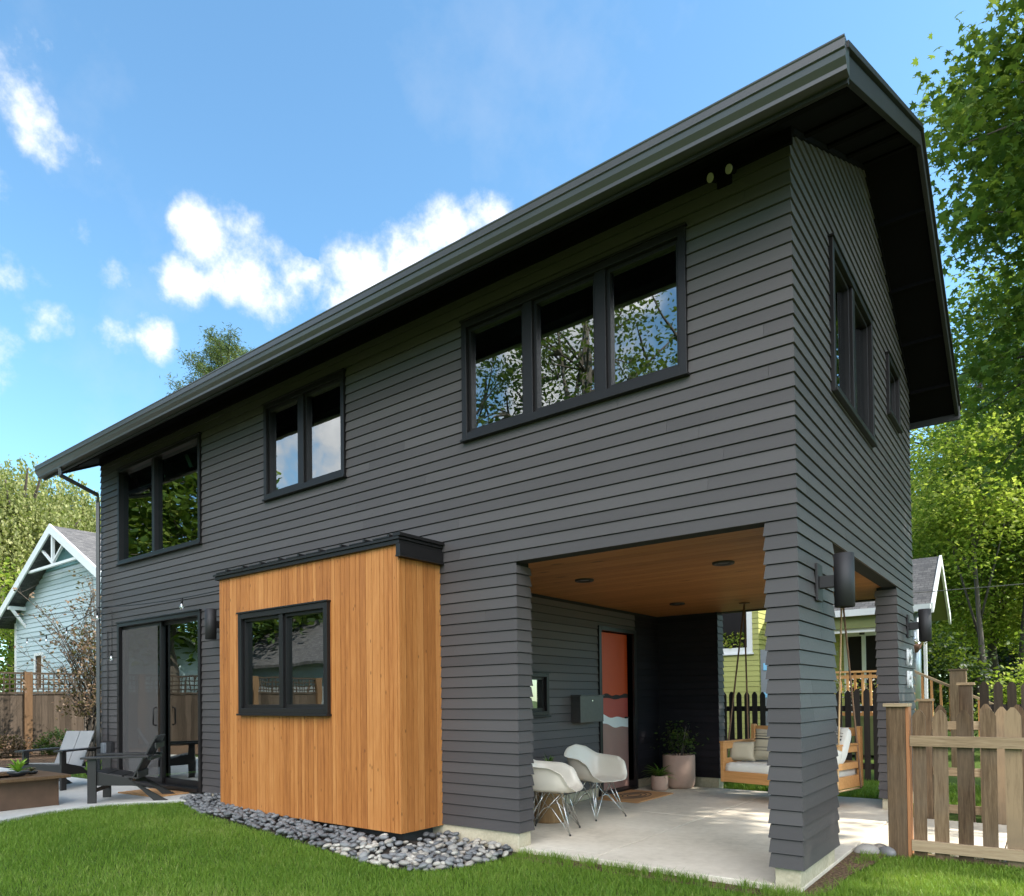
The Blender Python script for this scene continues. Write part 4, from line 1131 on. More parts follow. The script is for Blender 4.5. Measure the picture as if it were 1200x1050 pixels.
# rear dark fence behind swing
t = thing('picket_fence', 'black stained picket fence behind the swing bed', 'fence', (-5.6, 7.25, -.05))
for z in (1.17, .25):
    m = MB(); m.box(0, 4.9, .0, .04, z-.045, z+.045); m.build('rail', 'fence_black', t, local=True)
for x in (2.2, 4.85):
    m = MB(); m.box(x-.05, x+.05, .042, .14, 0, 1.50); m.build('post', 'fence_dark', t, local=True)
x = .05
while x < 4.85:
    m = MB(); picket(m, x, -.022, .088, 0, 1.47+random.uniform(-.015, .015)); m.build('picket', 'fence_black', t, local=True); x += .136
# left board fence with lattice
t = thing('board_fence', 'tall dark board fence with a lattice top behind the patio', 'fence', (-19.5, -12, -.05))
FH = 1.66
y = 0
pan = MB(); 
posts = [5.0, 7.4, 9.7, 11.6, 13.82, 15.9]
while y < 16:
    w = .14; pan.box(-.02, .0, y, y+w-.004, .0, FH+random.uniform(-.004, .004)); y += w
o = pan.build('fence_boards', 'fence_dark', t, local=True)
for py in posts+[.1, 2.6]:
    m = MB(); m.box(-.06, .07, py-.09, py+.09, 0, 2.24); m.build('post', 'fence_post', t, .005, local=True)
for z, h in ((FH+.03, .06), (2.20, .05), (.18, .09)):
    m = MB(); m.box(-.0205-.02, .03, 0, 16, z-h/2, z+h/2); m.build('rail', 'fence_dark', t, local=True)
lat = MB(); y = .03
while y < 16: lat.box(.0, .010, y, y+.035, FH+.06, 2.17, random.random()); y += .125
for z in (FH+.12, FH+.245, FH+.37): lat.box(.0101, .020, 0, 16, z, z+.035)
lat.build('lattice', 'fence_dark', t, local=True)

# ================================================================== NEIGHBOUR HOUSES
def gable_house(loc, name, label, x_wall, yl, yr, zr, eave_z, ov, depth, sid, roofm, trim, truss=True, rev=.16, wins=()):
    """gable wall faces +x at local x=0; ridge runs along -x"""
    t = thing(name, label, 'house', loc)
    yc = (yl+yr)/2; sl = (zr-eave_z)/((yr-yl)/2)
    m = MB()
    def cl(z):
        k = (z-eave_z)/sl
        return (yl, yr) if k <= 0 else (yl+k, yr-k)
    m2 = MB(); lap(m2, None, (0,0,0), (0,1,0), (1,0,0), [(yl, yr, 0, zr, False, False)], 0, rev, int(zr/rev), [w[:4] for w in wins], proud=.03, clip=cl, gaph=.004)
    m2.build('gable_wall', sid, t, local=True)
    m = MB(); m.box(-depth, -.02, yl, yr, 0, eave_z)
    m.prism([(yl, eave_z+.001), (yr, eave_z+.001), (yc, zr)], lambda a, b, d: (d, a, b), -depth, -.02); m.build('walls', sid, t, local=True)
    for w in wins:
        m = MB(); a, b, c, d = w[:4]
        m.box(-.02, .05, a-.1, a, c-.1, d+.1); m.box(-.02, .05, b, b+.1, c-.1, d+.1); m.box(-.02, .05, a, b, c-.1, c); m.box(-.02, .05, a, b, d, d+.1)
        f = m.build('window', trim, t, local=True)
        m = MB(); m.box(-.015, -.005, a, b, c, d); m.build('pane', w[4] if len(w) > 4 else 'trim_black', f, local=True)
    m = MB(); o_ = ov
    for s in (-1, 1):
        ye = yl-o_ if s < 0 else yr+o_; ze = eave_z-sl*o_
        m.hexa([(-depth-.3, ye, ze+.08), (ov, ye, ze+.08), (ov, yc, zr+.08), (-depth-.3, yc, zr+.08), (-depth-.3, ye, ze+.2), (ov, ye, ze+.2), (ov, yc, zr+.2), (-depth-.3, yc, zr+.2)])
    m.build('roof', roofm, t, local=True)
    m = MB()
    for s in (-1, 1):
        ye = yl-o_-.03 if s < 0 else yr+o_+.03; ze = eave_z-sl*(o_+.03)
        m.hexa([(ov+.002, ye, ze-.06), (ov+.05, ye, ze-.06), (ov+.05, yc, zr-.06), (ov+.002, yc, zr-.06), (ov+.002, ye, ze+.24), (ov+.05, ye, ze+.24), (ov+.05, yc, zr+.24), (ov+.002, yc, zr+.24)])
    if truss:
        zb = zr-(zr-eave_z)*.42; hw = (zr-zb)/sl
        m.box(ov-.10, ov-.02, yc-hw, yc+hw, zb-.06, zb+.02)
        m.box(ov-.10, ov-.02, yc-.05, yc+.05, zb+.02, zr-.05)
        for s in (-1, 1): m.beam((ov-.06, yc, zb+.05), (ov-.06, yc+s*hw*.42, zr-sl*hw*.42-.05), .06, .07, up=(1, 0, 0))
        for s, k in ((-1, .80), (1, .80)):
            yy = yc+s*(yr-yl)/2*k; zz = zr-sl*abs(yy-yc)
            m.box(-.02, ov, yy-.06, yy+.06, zz-.16, zz-.04); m.beam((.0, yy, zz-.75), (ov-.1, yy, zz-.12), .09, .09)
    m.build('trim', trim, t, local=True)
    if truss:
        m = MB(); m.prism([(yc-hw*.97, zb+.03), (yc+hw*.97, zb+.03), (yc, zr-.03)], lambda a, b, d: (d, a, b), .035, .05); m.build('gable_panel', 'teal_paint', t, local=True)
    m = MB(); m.box(.0, .045, yl-.05, yl+.09, 0, eave_z-.05); m.build('corner_board', trim, t, local=True)
    return t
bh = gable_house((-23.4, 4.3, 0), 'blue_house', 'pale blue gabled house with white trim and gable struts beyond the left fence', 0, -4.6, 4.6, 6.75, 4.3, .55, 8, 'blue_siding', 'shingle', 'white_paint', True, .16, [(-2.75, -2.2, 1.9, 3.0, 'fence_post')])
bh.rotation_euler = (0, 0, R(-90))
gable_house((-24.5, -6.5, 0), 'garage', 'low pale blue garage beside the blue gabled house', 0, -3.5, 3.5, 4.6, 2.9, .3, 6, 'blue_siding', 'shingle', 'white_paint', False, .2)
gable_house((-20.5, -17.0, 0), 'grey_house', 'grey house with a white gable seen in the cedar bay window reflection', 0, -3, 3, 5.0, 3.0, .4, 8, 'stone_house', 'shingle', 'white_paint', False, .3, [(-1.2, -.2, 1, 2.2), (.4, 1.6, 1, 2.2)])

# green house behind the carport
GH = thing('green_house', 'yellow green house with white trimmed windows behind the black picket fence', 'house', (-4.15, 12, 0))
m = MB()
GW = [(-1.52, -.27, 2.52, 3.55)]
lap(m, None, (0,0,0), (1,0,0), (0,-1,0), [(-9, 0, .3, 5.0, False, True)], .3, .127, 36, GW, proud=.018, gaph=.005)
lap(m, None, (0,0,0), (0,1,0), (1,0,0), [(0, 1.9, .3, 5.0, True, False)], .3, .127, 36, proud=.018, gaph=.005)
m.build('siding', 'green_siding', GH, local=True)
m = MB(); m.box(-9, -.02, .02, 5, 0, 5.0); m.build('walls', 'green_dark', GH, local=True)
m = MB(); a, b, c, d = GW[0]; w = .13
m.box(a-w, a, -.03, .015, c-w, d+w); m.box(b, b+w, -.03, .015, c-w, d+w); m.box(a, b, -.03, .015, c-w, c); m.box(a, b, -.03, .015, d, d+w); m.box(a-w-.03, b+w+.03, -.06, .015, c-w-.04, c-w)
f = m.build('window', 'white_paint', GH, local=True)
m = MB(); m.box(a, b, .0, .012, c, d); m.build('pane', 'trim_black', f, local=True)
P = NP.uniform(0, 1, size=(160, 3))*np.array([b-a-.1, .04, .38])+np.array([a+.05, -.05, c+.01])
leaves('window_plants', P, .10, 'lime_leaf', GH, 'diamond', .3, local=True)
m = MB(); m.box(.03, .9, .03, .05, .3, 2.45); up = m.build('utility_panel', 'grey_paint', GH, local=True)
m = MB(); m.box(.10, .18, .01, .029, 1.95, 2.12); m.box(.10, .18, .01, .029, 1.3, 1.42); m.build('sticker', 'blue_sticker', up, local=True)
# back wall of the porch, french door
m = MB(); lap(m, None, (0,0,0), (1,0,0), (0,-1,0), [(.92, 2.62, .9, 3.3, False, False)], .9, .127, 19, [(1.50, 2.40, .9, 2.86)], proud=.018, gaph=.005)
for i in range(len(m.v)): m.v[i] = (m.v[i][0], m.v[i][1]+1.9, m.v[i][2])
m.build('porch_wall', 'green_siding', GH, local=True)
m = MB(); m.box(1.50, 2.40, 1.86, 1.93, 2.78, 2.88); 
for x in (1.50, 1.905, 2.32): m.box(x, x+.085, 1.86, 1.93, .9, 2.78)
m.box(1.585, 2.32, 1.87, 1.92, .9, 1.1); fd = m.build('french_door', 'white_paint', GH, local=True)
m = MB(); m.box(1.585, 2.32, 1.925, 1.935, 1.1, 2.78); m.build('pane', 'trim_black', fd, local=True)
m = MB(); m.box(.95, 3.4, .1, 3.0, .80, .90); m.box(.95, 3.4, .12, 2.9, .0, .80); m.build('deck', 'green_dark', GH, local=True)
# porch roof gabled to +x
zr0 = 3.17; sl = .78
m = MB(); yf, yb, yr_ = -.15, 3.15, 1.5; xr = 3.62
zA = zr0; zR = zA+1.23
m.hexa([(.8, yf, zA), (xr, yf, zA), (xr, yr_, zR), (.8, yr_, zR), (.8, yf, zA+.06), (xr, yf, zA+.06), (xr, yr_, zR+.06), (.8, yr_, zR+.06)])
m.hexa([(.8, yb, zA), (xr, yb, zA), (xr, yr_, zR), (.8, yr_, zR), (.8, yb, zA+.06), (xr, yb, zA+.06), (xr, yr_, zR+.06), (.8, yr_, zR+.06)])
m.build('roof', 'shingle', GH, local=True)
m = MB()
m.box(.8, xr, yf-.10, yf-.002, zA-.10, zA+.045)
for a_, b_ in ((yf, yr_), (yb, yr_)):
    m.hexa([(xr+.002, a_, zA-.14), (xr+.05, a_, zA-.14), (xr+.05, b_, zR-.10), (xr+.002, b_, zR-.10), (xr+.002, a_, zA+.07), (xr+.05, a_, zA+.07), (xr+.05, b_, zR+.08), (xr+.002, b_, zR+.08)])
m.box(1.0, xr-.3, yf+.12, yf+.2, zA-.45, zA-.36)
m.build('fascia', 'white_paint', GH, local=True)
m = MB(); m.prism([(yf+.1, zA-.1), (yb-.1, zA-.1), (yr_, zR-.06)], lambda a, b, d: (d, a, b), xr-.62, xr-.60); m.box(.9, xr-.62, yf+.2, yb-.1, zA-.10, zA-.06)
m.box(1.0, xr-.62, yf+.05, yf+.12, zA-.36, zA-.10)
for a_ in (yf+.02, yb-.02):
    m.hexa([(.82, a_, zA-.03), (xr-.02, a_, zA-.03), (xr-.02, yr_, zR-.03), (.82, yr_, zR-.03), (.82, a_, zA-.003), (xr-.02, a_, zA-.003), (xr-.02, yr_, zR-.003), (.82, yr_, zR-.003)])
m.build('soffit', 'green_dark', GH, local=True)
m = MB(); m.tube([(3.30, .1, .9), (3.30, .1, zA-.1)], .10, 16); m.build('porch_post', 'galvanised', GH, local=True)
m = MB(); m.box(3.44, 3.5, .1, .16, .3, zA-.1); m.build('porch_downspout', 'white_paint', GH, local=True)
m = MB(); m.box(2.05, 2.12, 1.65, 1.86, 2.98, 3.02); m.lathe([(.0, 2.80), (.06, 2.80), (.06, 3.08), (0, 3.08)], (1.95, 1.70, 0), 14); m.build('porch_lamp', 'lamp_black', GH, local=True)
t = thing('hanging_basket', 'brown hanging basket against the galvanised porch post', 'basket', (-.86, 11.75, 2.36))
m = MB(); m.lathe([(0, -.17), (.09, -.15), (.15, -.07), (.17, .02), (.0, .03)], n=16); m.build('basket', 'basket_brown', t, local=True)
P = NP.normal(size=(160, 3))*np.array([.09, .09, .05])+np.array([0, 0, .05]); leaves('foliage', P, .06, 'dry_leaf', t, local=True)
# deck rail and stair rail
t = thing('deck_railing', 'orange stained wooden deck railing in front of the french door', 'railing', (-3.2, 11.0, 0))
m = MB(); m.box(0, 1.95, -.07, .07, 1.80, 1.84); m.build('top_rail', 'deck_orange', t, local=True)
m = MB(); m.box(0, 1.95, -.03, .03, .9, .97); m.box(0, 1.95, -.03, .03, 1.68, 1.75); m.build('rail', 'deck_orange', t, local=True)
x = .04
while x < 1.95: m = MB(); m.box(x, x+.045, -.034, .02, .97, 1.80); m.build('baluster', 'deck_orange', t, local=True); x += .145
for x in (-.12, 1.96): m = MB(); m.box(x, x+.10, -.05, .05, 0, 1.80); m.build('post', 'deck_orange', t, local=True)
P = NP.normal(size=(260, 3))*np.array([.45, .08, .12])+np.array([1.0, .25, 1.45])
tf = thing('potted_flowers', 'pale flowers and foliage behind the deck railing', 'flowers', (-3.2, 11.0, 0))
leaves('blossom', P, .07, 'cushion_white', tf, local=True); P = P+NP.normal(size=P.shape)*.08; leaves('foliage', P, .08, 'lime_leaf', tf, local=True)
t = thing('stair_railing', 'sloping wooden stair railing behind the far carport column', 'railing', (-.75, 10.4, 0))
m = MB(); m.beam((0, 0, 1.82), (1.35, 0, 1.12), .12, .045); m.build('top_rail', 'rail_wood', t, local=True)
m = MB(); m.beam((0, 0, 1.0), (1.35, 0, .35), .05, .08); m.build('rail', 'rail_wood', t, local=True)
for i in range(9):
    x = .05+i*.15; m = MB(); m.box(x, x+.04, -.05, -.01, .95-x*.5, 1.79-x*.52); m.build('baluster', 'deck_orange', t, local=True)
t = thing('planter_box', 'grey wooden box beyond the stair railing', 'planter', (-.05, 10.0, 0))
m = MB(); m.box(0, .25, 0, .25, 0, 1.76); m.build('box', 'picket_wood', t, local=True)
m = MB(); m.box(-.02, .27, -.02, .27, 1.761, 1.79); m.build('rim', 'picket_wood', t, local=True)

# far grey roofs behind the trees on the right
t = thing('far_house', 'grey roofed house half hidden behind the tree trunks on the right', 'house', (-2.2, 34, 0))
m = MB(); m.box(0, 10, 0, 6, 0, 3.2); m.build('walls', 'stone_house', t, local=True)
m = MB(); m.prism([(-.5, 3.2), (6.5, 3.2), (3, 5.6)], lambda a, b, d: (d, a, b), -.5, 10.5); m.build('roof', 'shingle', t, local=True)
for x in (2.4, 3.4):
    m = MB(); m.box(x, x+.5, -.05, .0, 1.2, 2.6); m.build('window', 'white_paint', t, local=True)

# cables ----------------------------------------------------------------
def cat(a, b, sag, n=14): a, b = Vector(a), Vector(b); return [a.lerp(b, i/n)-Vector((0, 0, sag*4*(i/n)*(1-i/n))) for i in range(n+1)]
m = MB(); m.tube(cat((-14, 11, 3.62), (14, 11, 3.40), .15), .009, 5)
tag(m.build('power_line', 'power_line'), 'thin grey overhead cable crossing in front of the right hand trees', 'cable')
t = thing('string_lights', 'black outdoor string lights with clear bulbs strung above the patio', 'string lights', (0, 0, 0))
m = MB()
w1 = cat((-6.43, -.25, 2.78), (-10.75, -.10, 2.90), .06); w2 = cat((-10.75, -.10, 2.90), (-19.4, 1.6, 3.05), .18, 20)
m.tube(w1+w2[1:], .007, 5); w3 = cat((-10.75, -.12, 2.86), (-19.4, -1.5, 3.35), .12, 20); m.tube(w3, .005, 5); m.tube(cat((-7.05, -.03, 2.75), (-7.08, -.03, 1.95), 0), .005, 5)
m.tube([(-6.95, -.03, 2.95), (-6.95, -.03, 2.5)], .005, 5); m.tube([(-10.45, -.03, 2.82), (-10.45, -.03, 2.1)], .004, 5)
m.build('cable', 'wire', t)
for p in (w1[5], (-10.75, -.12, 2.84), (-10.45, -.04, 2.18), w2[6], w2[11], w2[17], w3[9]):
    p = Vector(p); m = MB(); m.tube([p+Vector((0, 0, .0)), p-Vector((0, 0, .075))], .014, 8); s_ = m.build('socket', 'wire', t)
    m = MB(); m.lathe([(.012, -.075), (.026, -.10), (.030, -.125), (.022, -.15), (0, -.165)], p, 12); m.build('bulb', 'bulb', s_)

# ================================================================== TREES
def tree(name, label, cat_, loc, trunk_h, ctr, rad, nclump, nleaf, lsize, lmat, shape='diamond', trunk_r=.18, clump=.55, gate=.35, seed=1, limbs=12, group=None, shell=.45, lean=(0, 0), bare_below=None, flat=.55, extra=()):
    rs = np.random.RandomState(seed); rd = random.Random(seed)
    t = thing(name, label, cat_, loc, 0, group)
    c = np.array(ctr); r = np.array(rad)
    cl = []
    k = rs.uniform(0, 7, 6)
    while len(cl) < nclump:
        v = rs.normal(size=3); v /= np.linalg.norm(v); q = rs.uniform(shell**3, 1)**(1/3.)
        nz = math.sin(v[0]*4.1+k[0])*math.sin(v[1]*4.7+k[1])+.7*math.sin(v[2]*6.3+k[2]+v[0]*3)
        if nz < -gate-.2 and q > .72: continue
        q *= 1+.14*math.sin(v[0]*6+k[3])*math.sin(v[2]*5+k[4]+v[1]*4)
        cl.append(c+v*r*q)
    cl = np.array(cl+[np.array(e) for e in extra])
    # wood
    m = MB(); base = Vector((0, 0, 0)); top = Vector((c[0]*.9+lean[0], c[1]*.9+lean[1], c[2]+r[2]*.45)); n = 8
    path = [base.lerp(Vector((top.x, top.y, top.z)), i/n)+Vector((rd.uniform(-.1, .1), rd.uniform(-.1, .1), 0))*(i > 0)*trunk_r*3 for i in range(n+1)]
    m.tube(path, [trunk_r*(1.25 if i == 0 else 1-.8*i/n) for i in range(n+1)], 10)
    tips = []
    for i in range(limbs):
        f = trunk_h/top.z+(1-trunk_h/top.z)*((i+.3)/limbs)**1.1; j = min(int(f*n), n-1); s = path[j].lerp(path[j+1], f*n-j)
        tgt = Vector(cl[rd.randrange(len(cl))]); tgt = tgt.lerp(Vector(c), .15)
        mid = s.lerp(tgt, .5)+Vector((rd.uniform(-.3, .3), rd.uniform(-.3, .3), rd.uniform(0, .5)))
        r0 = trunk_r*(1-.7*f)*.5
        m.tube([s, s.lerp(mid, .6), mid, mid.lerp(tgt, .6), tgt], [r0, r0*.75, r0*.55, r0*.35, r0*.12], 6)
        tips += [mid, tgt, s.lerp(mid, .5), mid.lerp(tgt, .5)]
    for q in cl:
        q = Vector(q); s = min(tips, key=lambda a: (a-q).length); 
        if (s-q).length < max(r)*.8: m.tube([s, s.lerp(q, .5)+Vector((0, 0, .1)), q], [trunk_r*.12, trunk_r*.08, .007], 4, cap=False)
    m.build('trunk', 'bark', t, local=True)
    per = nleaf//len(cl)
    dirs = rs.normal(size=(len(cl), per, 3))*np.array([1, 1, flat])
    P = (cl[:, None, :]+dirs*clump).reshape(-1, 3)
    rnd = np.clip(rs.uniform(0, 1, (len(cl), 1))*.5+rs.uniform(0, 1, (len(cl), per))*.5, 0, 1).reshape(-1)
    leaves('crown', P, lsize, lmat, t, shape, .5, rnd=rnd, local=True)
    return t
TR = 'leafy trees on the right'
tree('maple_tree', 'large maple hanging its lobed leaves into the upper right of the view', 'tree', (4.55, 9.3, 0), 4.0, (0, 0, 8.8), (4.4, 3.6, 5.6), 300, 44000, .135, 'maple_leaf', 'maple', .26, .34, .2, 3, 16, None, .5, extra=[(-3.9,-1.3,8.6),(-3.6,-1.2,8.3),(-3.3,-1.4,8.9),(-3.7,-1.3,7.4),(-3.3,-1.2,7.0),(-3.0,-1.4,7.9),(-2.8,-1.0,7.3),(-3.9,-1.0,6.6),(-3.4,-1.3,6.2),(-4.2,-1.3,10.9),(-4.0,-1.3,10.9),(-3.75,-1.1,10.5),(-3.6,-1.5,11.3),(-3.3,-1.2,10.9),(-3.0,-1.4,11.6),(-4.05,-1.2,10.2),(-3.6,-1.6,10.1),(-3.2,-1.0,10.3),(-2.6,-1.5,12.2),(-2.9,-1.2,12.0)])
tree('broadleaf_tree', 'sunlit yellow green tree with grey trunks behind the picket fences', 'tree', (.1, 20.5, 0), 2.6, (0, 0, 5.6), (3.2, 2.5, 3.4), 150, 34000, .125, 'lime_leaf', 'diamond', .17, .5, .2, 5, 12, TR, .4)
tree('broadleaf_tree', 'tall dark green tree rising behind the house end', 'tree', (-.6, 27, 0), 4, (0, 0, 8.2), (6.4, 4, 5.2), 300, 60000, .155, 'maple_leaf', 'diamond', .3, .62, .35, 6, 14, TR, .35)
tree('broadleaf_tree', 'dark tree furthest right behind the lime green tree', 'tree', (5.0, 34, 0), 4, (-.5, 0, 9.5), (5, 4, 7), 230, 28000, .24, 'dark_leaf', 'diamond', .28, .75, .5, 8, 14, TR, .3)
tree('broadleaf_tree', 'dark tree seen through the porch of the green house', 'tree', (-4.5, 27, 0), 3, (0, 0, 5), (4.2, 3, 4.6), 170, 20000, .24, 'dark_leaf', 'diamond', .24, .75, .5, 9, 12, TR, .3)
tree('slim_tree', 'slim grey trunked tree right of the lime green tree', 'tree', (.75, 19.0, 0), 3.6, (.5, 0, 7.2), (2.2, 1.8, 3.0), 70, 9000, .16, 'maple_leaf', 'diamond', .13, .5, .3, 12, 8, TR, .3)
tree('slim_tree', 'slim leaning grey trunk left of the lime green tree', 'tree', (-1.0, 22.5, 0), 3.6, (.5, 0, 7.0), (2.4, 1.8, 3.0), 70, 9000, .16, 'lime_leaf', 'diamond', .12, .5, .3, 14, 8, TR, .3)
tree('broadleaf_tree', 'leafy tree filling the gap between the maple and the roof end', 'tree', (1.3, 19.5, 0), 5, (0, 0, 10.8), (2.1, 2.0, 3.8), 110, 20000, .13, 'maple_leaf', 'diamond', .18, .45, .3, 18, 10, TR, .3)
tree('slim_tree', 'small sunlit lime green tree just right of the house corner above the porch roof', 'tree', (.15, 17.0, 0), 2.5, (-.4, 0, 6.6), (1.5, 1.3, 2.0), 60, 9000, .12, 'lime_leaf', 'diamond', .09, .4, .3, 19, 8, TR, .3)
tree('garden_shrub', 'low bright green shrub above the dark picket fence', 'shrub', (1.2, 13.5, 0), .3, (0, 0, 1.15), (1.0, .7, .95), 60, 5200, .085, 'lime_leaf', 'diamond', .04, .2, .4, 15, 6)
tree('garden_shrub', 'dark leafy shrub behind the stair railing', 'shrub', (-1.0, 16.0, 0), .5, (0, 0, 1.7), (1.1, .8, 1.4), 60, 5000, .12, 'dark_leaf', 'diamond', .05, .3, .4, 16, 6)
tree('hedge_tree', 'deep dark foliage behind the grey tree trunks on the right', 'tree', (.5, 31, 0), .5, (0, 0, 2.6), (6.5, 1.5, 3.0), 200, 16000, .22, 'dark_leaf', 'diamond', .12, .7, 3, 33, 10, TR, .1)
tree('garden_shrub', 'wide dark shrub at the far right behind the fences', 'shrub', (3.4, 17.5, 0), .5, (0, 0, 1.9), (2.2, 1.2, 1.9), 80, 7000, .13, 'maple_leaf', 'diamond', .05, .35, .4, 17, 6)
# trees behind the camera that the windows mirror, and one added shade tree
RG = 'garden trees mirrored in the windows'
tree('garden_tree', 'tall broad tree with a thick trunk mirrored in the upstairs triple window', 'tree', (-9.2, -12.5, 0), 5, (0, 0, 10.2), (4.0, 3.4, 5.4), 190, 15000, .14, 'dark_leaf', 'diamond', .34, .5, .1, 21, 16, RG, .4)
tree('garden_tree', 'unseen high crowned tree added right of the house to shade its end wall', 'tree', (7.9, 4.9, 0), 9, (0, 0, 13.1), (3.6, 3.3, 3.5), 240, 26000, .30, 'dark_leaf', 'diamond', .34, .6, 3, 24, 14, RG, .2)  # out of view, added to keep the sun off the end wall
tree('garden_tree', 'green tree beyond the fence mirrored in the left upstairs window', 'tree', (-23.5, -7.5, 0), 3, (0, 0, 7.0), (3.2, 3.6, 4.2), 170, 15000, .26, 'maple_leaf', 'diamond', .26, .6, .5, 25, 12, RG, .3)
tree('garden_tree', 'distant green tree mirrored low in the two pane window', 'tree', (-35, -24, 0), 3, (0, 0, 7.5), (5, 5, 6), 160, 13000, .34, 'maple_leaf', 'diamond', .3, .8, .3, 26, 12, RG, .3)
tree('garden_tree', 'rounded tree behind the grey house in the bay window reflection', 'tree', (-29, -18, 0), 3, (0, 0, 5.5), (4, 6, 4.6), 160, 13000, .32, 'dark_leaf', 'diamond', .3, .8, .3, 27, 12, RG, .3)
# willow
t = thing('willow_tree', 'large pale green weeping willow behind the blue house', 'tree', (-40, 8.2, 0))
m = MB(); rs = np.random.RandomState(5); rd = random.Random(5)
m.tube([(0, 0, 0), (.2, 0, 4), (0, .2, 8)], [.6, .45, .3], 10)
S_ = []; Rn = []; D_ = []
for i in range(5600):
    v = rs.normal(size=3); v /= np.linalg.norm(v); v[2] = abs(v[2])
    q = rs.uniform(.45, 1)**.6*(1+.10*math.sin(v[0]*7)*math.sin(v[1]*6+1))
    p = np.array([0, 0, 7.2])+v*np.array([6.5, 7.2, 6.2])*q
    ln = rs.uniform(1.2, 3.4); kk = int(ln*16); lt = np.linspace(0, 1, kk)
    out = np.array([v[0], v[1], 0])*.5
    pts = p+out*lt[:, None]**.6+np.array([0, 0, -1.])*ln*lt[:, None]+rs.normal(size=(kk, 3))*.07
    S_.append(pts); Rn.append(np.full(kk, np.clip(rs.uniform(0, 1), 0, 1)))
for i in range(16):
    a = rd.uniform(0, 6.28); e = (math.cos(a)*5, math.sin(a)*5.5, rd.uniform(8, 12.5)); m.tube([(0, .1, rd.uniform(4, 8)), (e[0]*.4, e[1]*.4, e[2]*.85), e], [.22, .13, .03], 7)
m.build('trunk', 'bark', t, local=True)
Pw = np.concatenate(S_); Rw = np.concatenate(Rn)
leaves('crown', Pw, .17, 'willow_leaf', t, 'diamond', 0, stretch=np.array([0, 0, -1.]), rnd=np.clip(Rw*.6+rs.uniform(0, .4, len(Rw)), 0, 1), local=True)
tree('broadleaf_tree', 'green tree low behind the blue house at the left edge', 'tree', (-31.3, 4.3, 0), 1.5, (0, 0, 3.4), (2.4, 2.2, 3.0), 90, 9000, .2, 'lime_leaf', 'diamond', .2, .5, .4, 31, 8)
# conifer top over the roof
t = thing('fir_tree', 'fir tree top with spreading branches showing above the roof line', 'tree', (-21.3, 8.5, -.15))
m = MB(); m.tube([(0, 0, 0), (0, 0, 8), (.1, 0, 14.0)], [.35, .22, .03], 9); T_ = []
rd = random.Random(9); rs = np.random.RandomState(9)
for i in range(84):
    z = 5+8.9*(i/84.); a = i*2.4; ln = min(1.75, (14.6-z)*.50)*rd.uniform(.8, 1.15)+.28
    p0 = Vector((0, 0, z)); p1 = p0+Vector((math.cos(a)*ln, math.sin(a)*ln, ln*rd.uniform(.35, .75))); pm = p0.lerp(p1, .5)-Vector((0, 0, .12*ln))
    m.tube([p0, pm, p1], [.04, .025, .008], 5)
    for k in range(9):
        f = .25+.75*k/8; c_ = (p0.lerp(pm, f*2) if f < .5 else pm.lerp(p1, f*2-1))
        T_.append(np.array(c_)+rs.normal(size=(60, 3))*np.array([.13, .13, .11]))
        for s in (-1, 1):
            if k % 2: c2 = np.array(c_)+np.array([-math.sin(a), math.cos(a), .4])*s*.22; T_.append(c2+rs.normal(size=(22, 3))*.09)
m.build('trunk', 'bark', t, local=True)
leaves('crown', np.concatenate(T_), .14, 'fir_needle', t, 'thin', .2, local=True)
m = MB(); sp3 = [(-19.45, -8), (-15.6, -8), (-15.6, 4.2), (-19.45, 4.2)]
m.add([(x, y, gz(x)+.012) for x, y in sp3], [(0,1,2,3)], .5); tag(m.build('planting_bed', 'mulch'), kind='structure')
for i, (x, y, lb, mt) in enumerate(((-18.6, .9, 'low brownish shrub at the foot of the left board fence nearest the photo edge', 'dry_leaf'), (-18.4, 2.1, 'low dark green shrub between the fence post and the dry shrub', 'dark_leaf'), (-17.9, 3.0, 'low rounded shrub at the foot of the dry shrub', 'dry_leaf'))):
    tree('garden_shrub', lb, 'shrub', (x, y, .05), .1, (0, 0, .32), (.45, .5, .3), 26, 1500, .07, mt, 'diamond', .02, .1, .4, 40+i, 5)
# dry shrub by the fence
t = thing('dry_shrub', 'half bare shrub with arching twigs and dry brown leaves by the left fence', 'shrub', (-16.8, 2.25, 0))
m = MB(); rd = random.Random(4); rs = np.random.RandomState(4); T_ = []
for i in range(46):
    sp_ = rd.uniform(-1.5, .5); h = rd.uniform(2.2, 4.5)
    p = [Vector((rd.uniform(-.2, .2), rd.uniform(-.2, .3), 0)), Vector((rd.uniform(-.3, .3), sp_*.25+.2, h*.45)), Vector((rd.uniform(-.5, .5), sp_*.65, h*.8)), Vector((rd.uniform(-.7, .7), sp_*1.25, h*rd.uniform(.93, 1.02)))]
    m.tube(p, [.022, .015, .009, .004], 5, cap=False)
    for k in range(14):
        f = .35+.65*rd.random(); q_ = p[1].lerp(p[2], (f-.35)/.33) if f < .68 else p[2].lerp(p[3], (f-.68)/.32)
        tip = q_+Vector((rd.uniform(-.25, .25), rd.uniform(-.3, .3), rd.uniform(.0, .3))); m.tube([q_, tip], [.005, .002], 3, cap=False)
        if rd.random() < .5: T_.append(np.array(tip)+rs.normal(size=(3, 3))*.06)
for i in range(150):
    c_ = np.array([rd.uniform(-.6, .6), rd.gauss(.15, .42), rd.uniform(1.1, 3.1)]); T_.append(c_+rs.normal(size=(16, 3))*.11)
m.build('branches', 'bark', t, local=True)
leaves('foliage', np.concatenate(T_), .085, 'dry_leaf', t, 'diamond', .2, local=True)

